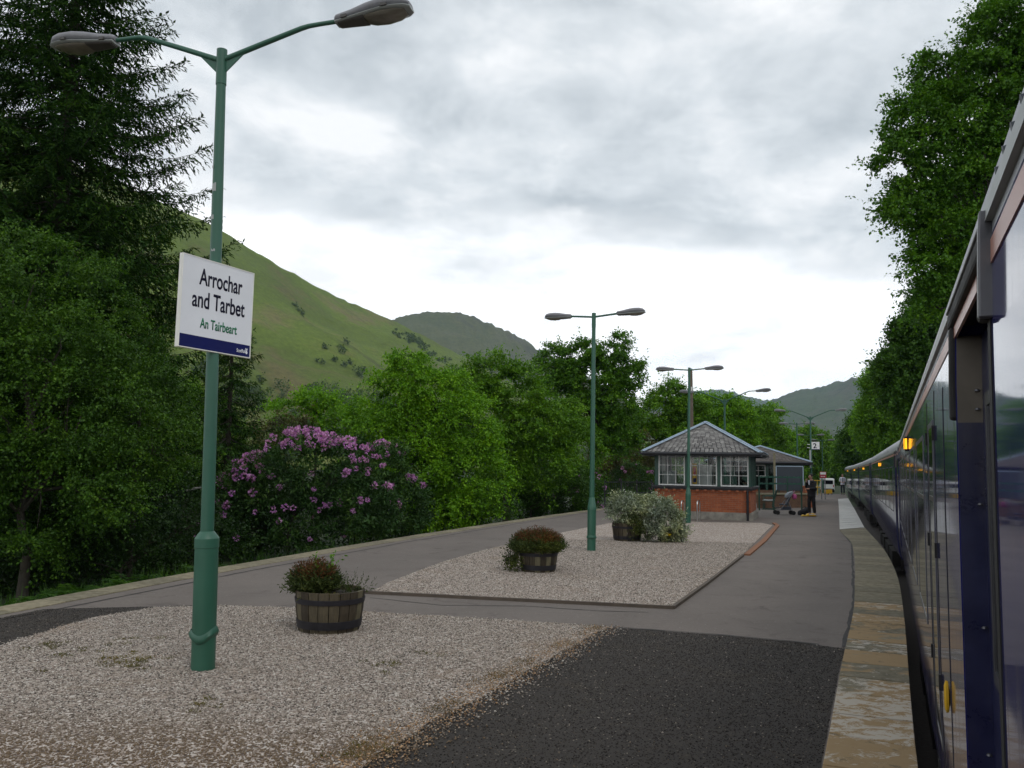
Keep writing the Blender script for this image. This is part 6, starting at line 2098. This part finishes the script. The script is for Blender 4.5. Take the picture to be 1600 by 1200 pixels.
w2 = [(2.3 + i * 2.35, 3.95 + i * 2.35, 0.95, 2.05) for i in range(8)]
proto = None
labs = ['second coach from the camera, with blue end doors banded red and pale', 'third coach from the camera, its amber door lamp lit', 'fourth coach from the camera, seen very foreshortened', 'farthest coach, just behind the man in the white shirt']
lam = [[2.0, 21.0], [2.0, 21.0], [2.0, 21.0], [2.0, 21.0]]
for i in range(4):
    if proto is None:
        c = proto = coach(labs[0], coach_pos[1], HEAD[1], [(0.5, 1.35), (21.65, 22.5)], w2, [11.0])
    else:
        c = copy_tree(proto)
    c.location = coach_pos[i + 1]; c.rotation_euler = (0, 0, -math.radians(HEAD[i + 1])); c['label'] = labs[i]

# notices in the windows of the second coach
for yy, mt in ((8.2, 'red'), (5.9, 'red')):
    pass


# ------------------------------------------------------------------ people
def skin_mesh(name, verts, edges, radii, mat, parent, levels=1, root=0, sub=True):
    me = bpy.data.meshes.new(name); me.from_pydata([tuple(v) for v in verts], edges, [])
    o = bpy.data.objects.new(name, me); C.objects.link(o)
    m = o.modifiers.new('skin', 'SKIN'); m.use_smooth_shade = True
    for i, r in enumerate(radii):
        sv = me.skin_vertices[0].data[i]
        rr = r if hasattr(r, '__len__') else (r, r)
        sv.radius = rr; sv.use_root = (i == root)
    if sub:
        s = o.modifiers.new('sub', 'SUBSURF'); s.levels = levels; s.render_levels = levels
    dg = bpy.context.evaluated_depsgraph_get(); dg.update()
    m2 = bpy.data.meshes.new_from_object(o.evaluated_get(dg))
    bpy.data.objects.remove(o); bpy.data.meshes.remove(me)
    m2.name = name; m2.materials.clear(); m2.materials.append(mat)
    o = bpy.data.objects.new(name, m2); C.objects.link(o); o.parent = parent
    return o


def figure(label, p, rz, arms, coat, trousers, hair, skirt=None, head_turn=(0, 0), scale=1.0, step=0.0, group=None, tie=False, collar=None, bare_arm=False):
    """standing figure, facing local -y; arms: ((elbow, wrist) right, (elbow, wrist) left)"""
    root = thing('person', label, 'person', p, rz, group)
    root.scale = (scale,) * 3
    V = []; E = []; Rr = []

    def add(v, r, par=None):
        V.append(v); Rr.append(r)
        if par is not None: E.append((par, len(V) - 1))
        return len(V) - 1
    hx, hy = head_turn
    pel = add((0, 0, 0.96), (0.145, 0.10)); sp_ = add((0, 0.01, 1.16), (0.135, 0.095), pel); ch = add((0, 0.01, 1.34), (0.155, 0.105), sp_); up_ = add((0, 0.015, 1.44), (0.10, 0.075), ch)
    nk = add((0, 0.005, 1.52), 0.052, up_); jw = add((hx * 0.3, -0.02 + hy * 0.3, 1.585), (0.062, 0.07), nk); hdv = add((hx, -0.01 + hy, 1.66), (0.076, 0.095), jw); tp_ = add((hx, 0.0 + hy, 1.735), (0.058, 0.07), hdv)
    hands = []
    for s, (el_, wr) in zip((-1, 1), arms):
        sh = add((s * 0.185, 0.015, 1.415), 0.062, up_)
        e = add(el_, 0.043, sh); w_ = add(wr, 0.030, e); hands.append((s, w_, Vector(wr), (Vector(wr) - Vector(el_)).normalized()))
    for s in (-1, 1):
        hp_ = add((s * 0.09, 0, 0.90), 0.090, pel); kn = add((s * 0.10, -0.015 + s * step, 0.50), 0.060, hp_); an = add((s * 0.10, 0.025 + s * step * 1.6, 0.09), 0.040, kn); to = add((s * 0.115, -0.13 + s * step * 1.6, 0.035), 0.034, an)
    for s, wi, wp, dr in hands:
        side = dr.cross(Vector((0, 0, 1)));
        side = side.normalized() if side.length > 0.1 else Vector((0, 1, 0))
        palm = add(wp + dr * 0.07, (0.036, 0.018), wi)
        for k in range(4):
            o_ = side * (k - 1.5) * 0.019; ln = (0.058, 0.072, 0.066, 0.050)[k]
            f1 = add(wp + dr * 0.105 + o_, 0.0085, palm); f2 = add(wp + dr * (0.105 + ln * 0.55) + o_ + Vector((0, 0, -0.008)), 0.008, f1); add(wp + dr * (0.105 + ln * 0.95) + o_ + Vector((0, 0, -0.024)), 0.007, f2)
        t1 = add(wp + dr * 0.045 - side * 0.036 * s * -1, 0.010, palm); add(wp + dr * 0.085 - side * 0.052 * s * -1, 0.008, t1)
    body = skin_mesh('body', V, E, Rr, M['skin'], root)
    # trousers
    v = [(0, 0, 1.0), (0, 0, 0.93)]; e = [(0, 1)]; r = [(0.155, 0.115), (0.15, 0.115)]
    for s in (-1, 1):
        n = len(v); v += [(s * 0.092, 0, 0.86), (s * 0.10, -0.012 + s * step, 0.50), (s * 0.10, 0.022 + s * step * 1.6, 0.10)]; r += [0.105, 0.078, 0.066]; e += [(1, n), (n, n + 1), (n + 1, n + 2)]
    skin_mesh('trousers', v, e, r, M[trousers], root)
    # jacket or shirt
    v = [(0, 0, skirt or 0.94), (0, 0, 1.0), (0, 0.01, 1.16), (0, 0.01, 1.33), (0, 0.015, 1.44), (0, 0.01, 1.485)]; e = [(i, i + 1) for i in range(5)]
    r = [(0.215, 0.18) if skirt else (0.17, 0.13), (0.19, 0.155) if skirt else (0.17, 0.13), (0.18, 0.14) if skirt else (0.16, 0.12), (0.20, 0.145) if skirt else (0.18, 0.13), (0.125, 0.10), (0.066, 0.062)]
    for s, (el_, wr) in zip((-1, 1), arms):
        n = len(v); w2_ = Vector(el_).lerp(Vector(wr), 0.35 if bare_arm else 0.93)
        v += [(s * 0.19, 0.015, 1.415), el_, tuple(w2_)]; r += [0.078, 0.060, 0.047]; e += [(4, n), (n, n + 1), (n + 1, n + 2)]
    skin_mesh('jacket' if not bare_arm else 'shirt', v, e, r, M[coat], root, root=1)
    for s in (-1, 1):
        b = MB(); y = s * step * 1.6
        b.ball((s * 0.113, -0.06 + y, 0.045), 0.06, 10, 7, sc=(0.85, 2.3, 0.78)); b.v = [(a, c, max(z, 0.0)) for a, c, z in b.v]
        b.build('shoe', M['rubber'], root, smooth=True, auto=70)
    b = MB(); b.ball((hx, 0.022 + hy, 1.695), 0.094, 12, 8, sc=(0.92, 1.08, 0.98))
    b.v = [(a, c, z) if not (c < -0.045 + hy and z < 1.70) else (a, -0.045 + hy, max(z, 1.70)) for a, c, z in b.v]
    b.build('hair', M[hair], root, smooth=True, auto=80)
    for s in (-1, 1):
        b = MB(); b.ball((hx + s * 0.03, -0.10 + hy, 1.665), 0.011, 8, 6); b.build('eye', M['eye'], root)
        b = MB(); b.ball((hx + s * 0.078, 0.0 + hy, 1.65), 0.024, 8, 6, sc=(0.4, 0.8, 1.25)); b.build('ear', M['skin'], root, smooth=True)
    b = MB(); b.prism([(-0.014, 1.625), (0.014, 1.625), (0.006, 1.665), (-0.006, 1.665)], -0.122 + hy, -0.085 + hy); b.v = [(a + hx, c, z) for a, c, z in b.v]; b.build('nose', M['skin'], root, bevel=0.004)
    b = MB(); b.box((hx, -0.098 + hy, 1.602), (0.04, 0.008, 0.010)); b.build('mouth', M['red'], root)
    if tie:
        b = MB(); b.prism([(-0.02, 1.46), (0.02, 1.46), (0.032, 1.10), (0, 1.05), (-0.032, 1.10)], -0.135, -0.118); b.build('tie', M['navy_cloth'], root)
    if collar:
        b = MB(); b.prism([(-0.05, 1.50), (0.05, 1.50), (0.02, 1.30), (-0.02, 1.30)], -0.138, -0.12); b.build('shirt_front', M[collar], root)
    return root


p = G(1268.5, 806)
figure('person in a long black suit with back to the train, hand raised to the face', p, math.radians(-62),
       (((-0.23, -0.06, 1.18), (-0.09, -0.19, 1.46)), ((0.23, -0.10, 1.15), (0.14, -0.32, 1.14))), 'black_cloth', 'black_cloth', 'hair', skirt=0.74, head_turn=(0, -0.03), scale=1.03, step=0.03, collar='white_cloth')
p2 = G(1317, 772.5)
figure('man in a white shirt, dark tie and dark trousers at the platform edge', p2, math.radians(-18),
       (((-0.235, 0.02, 1.14), (-0.07, -0.20, 1.06)), ((0.235, 0.02, 1.14), (0.07, -0.20, 1.06))), 'white_cloth', 'navy_cloth', 'hair_grey', scale=1.03, tie=True, bare_arm=True)
p3 = inbox(-W1 * 0.13, 1.3, 0.25); p3 = Vector((inbox(-W1 * 0.14, 1.6, 0).x, inbox(-W1 * 0.14, 1.6, 0).y, 0.40))
figure('dark figure inside the signal box behind the right-hand window', p3, math.radians(60),
       (((-0.25, 0.02, 1.14), (-0.20, -0.20, 1.02)), ((0.25, 0.02, 1.14), (0.20, -0.20, 1.02))), 'black_cloth', 'black_cloth', 'hair', scale=1.0)

# luggage at the feet of the person in black
q = G(1257, 805)
r0 = thing('black_holdall', 'black holdall slumped on the platform by the feet of the person in black', 'bag', q, math.radians(25))
b = MB(); loft(b, [(-0.34, 0.06, 0.10, 0.01), (-0.28, 0.12, 0.20, 0.0), (-0.05, 0.15, 0.27, 0.0), (0.14, 0.15, 0.36, 0.0), (0.26, 0.12, 0.34, 0.0), (0.32, 0.06, 0.25, 0.05)]); b.build('body', M['black_cloth'], r0, smooth=True, auto=60)
b = MB(); b.tube([(-0.16, 0, 0.22), (-0.12, 0, 0.32), (0.02, 0, 0.37), (0.1, 0, 0.33)], 0.014, 6); b.build('handle', M['black_cloth'], r0)
q = G(1262, 807)
r0 = thing('yellow_bundle', 'bright yellow jacket lying folded at the feet of the person in black', 'jacket', q, math.radians(10))
b = MB(); loft(b, [(-0.30, 0.03, 0.05, 0.0), (-0.22, 0.09, 0.08, 0.0), (-0.10, 0.05, 0.05, 0.0), (0.0, 0.10, 0.13, 0.0), (0.12, 0.08, 0.10, 0.0), (0.22, 0.12, 0.14, 0.0), (0.34, 0.10, 0.10, 0.0), (0.38, 0.03, 0.04, 0.0)]); b.build('cloth', M['yellow'], r0, smooth=True, auto=60)
b = MB(); b.box((0.16, -0.1, 0.09), (0.30, 0.02, 0.03)); b.build('stripe', M['white_cloth'], r0)

# pushchair, facing left
q = G(1227, 804)
r0 = thing('pushchair', 'grey folding pushchair with a pink bag, empty beside the wooden post', 'pushchair', q, math.radians(-5))
b = MB()
for s in (-1, 1):
    y = s * 0.24
    b.tube([(-0.38, y, 0.10), (-0.15, y, 0.36), (0.30, y * 0.95, 0.98), (0.40, y * 0.9, 1.06)], 0.014, 8)
    b.tube([(0.30, y, 0.10), (0.10, y, 0.55), (0.02, y, 0.62)], 0.013, 8); b.tube([(-0.30, y, 0.20), (0.26, y, 0.22)], 0.011, 8)
b.tube([(-0.30, -0.24, 0.2), (-0.30, 0.24, 0.2)], 0.011, 8); b.tube([(0.26, -0.24, 0.22), (0.26, 0.24, 0.22)], 0.011, 8)
b.build('frame', M['lamp_grey'], r0, smooth=True)
for s in (-1, 1):
    b = MB(); b.tube([(0.39, s * 0.216, 1.05), (0.47, s * 0.21, 1.09)], 0.022, 8); b.build('handle', M['rubber'], r0)
    for x in (-0.38, 0.30):
        for o_ in (-0.035, 0.035):
            b = MB(); b.tube([(x, s * 0.24 + o_ - 0.014, 0.09), (x, s * 0.24 + o_ + 0.014, 0.09)], 0.09, 16); b.build('wheel', M['rubber'], r0)
b = MB(); b.prism([(-0.22, 0.42), (0.06, 0.40), (0.26, 0.88), (0.21, 0.90), (0.02, 0.47), (-0.22, 0.48)], -0.21, 0.21); b.build('seat', M['pram_cloth'], r0, bevel=0.02)
b = MB(); b.prism([(0.02, 0.74), (0.03, 0.86), (0.14, 0.98), (0.30, 1.03), (0.34, 1.0), (0.22, 0.80)], -0.22, 0.22); b.build('hood', M['pram_hood'], r0, bevel=0.03)
b = MB(); b.prism([(-0.16, 0.22), (0.22, 0.22), (0.20, 0.36), (-0.12, 0.34)], -0.19, 0.19); b.build('basket', M['pram_cloth'], r0, bevel=0.02)
b = MB(); b.box((-0.36, 0, 0.30), (0.16, 0.34, 0.03)); b.build('footrest', M['rubber'], r0)
q2 = r0.matrix_basis
bpy.context.view_layer.update()
r1 = thing('pink_bag', 'pink cloth bag hanging from the pushchair handles', 'bag', r0.matrix_basis @ Vector((0.40, 0, 0.72)), math.radians(-5))
b = MB(); loft(b, [(-0.09, 0.06, 0.16, 0.0), (-0.03, 0.12, 0.20, -0.04), (0.05, 0.12, 0.19, -0.04), (0.10, 0.07, 0.15, 0.0)]); b.build('body', M['pink'], r1, smooth=True, auto=60)
b = MB(); b.tube([(-0.02, 0.06, 0.18), (0.0, 0.05, 0.34)], 0.008, 6); b.tube([(-0.02, -0.06, 0.18), (0.0, -0.05, 0.34)], 0.008, 6); b.build('strap', M['pink'], r1)
# ------------------------------------------------------------------ air
HAZE = 0.00007
if HAZE:
    b = MB(); b.box((0, 2200, 420), (9000, 9400, 2 * (420 - (GZ - 3.5))))
    m, nt, out = new_mat('haze_air')
    v = nt.nodes.new('ShaderNodeVolumePrincipled')
    v.inputs['Color'].default_value = (0.62, 0.80, 1.0, 1); v.inputs['Density'].default_value = HAZE; v.inputs['Anisotropy'].default_value = 0.0
    nt.links.new(v.outputs[0], out.inputs['Volume'])
    tag(b.build('haze', m), kind='stuff')
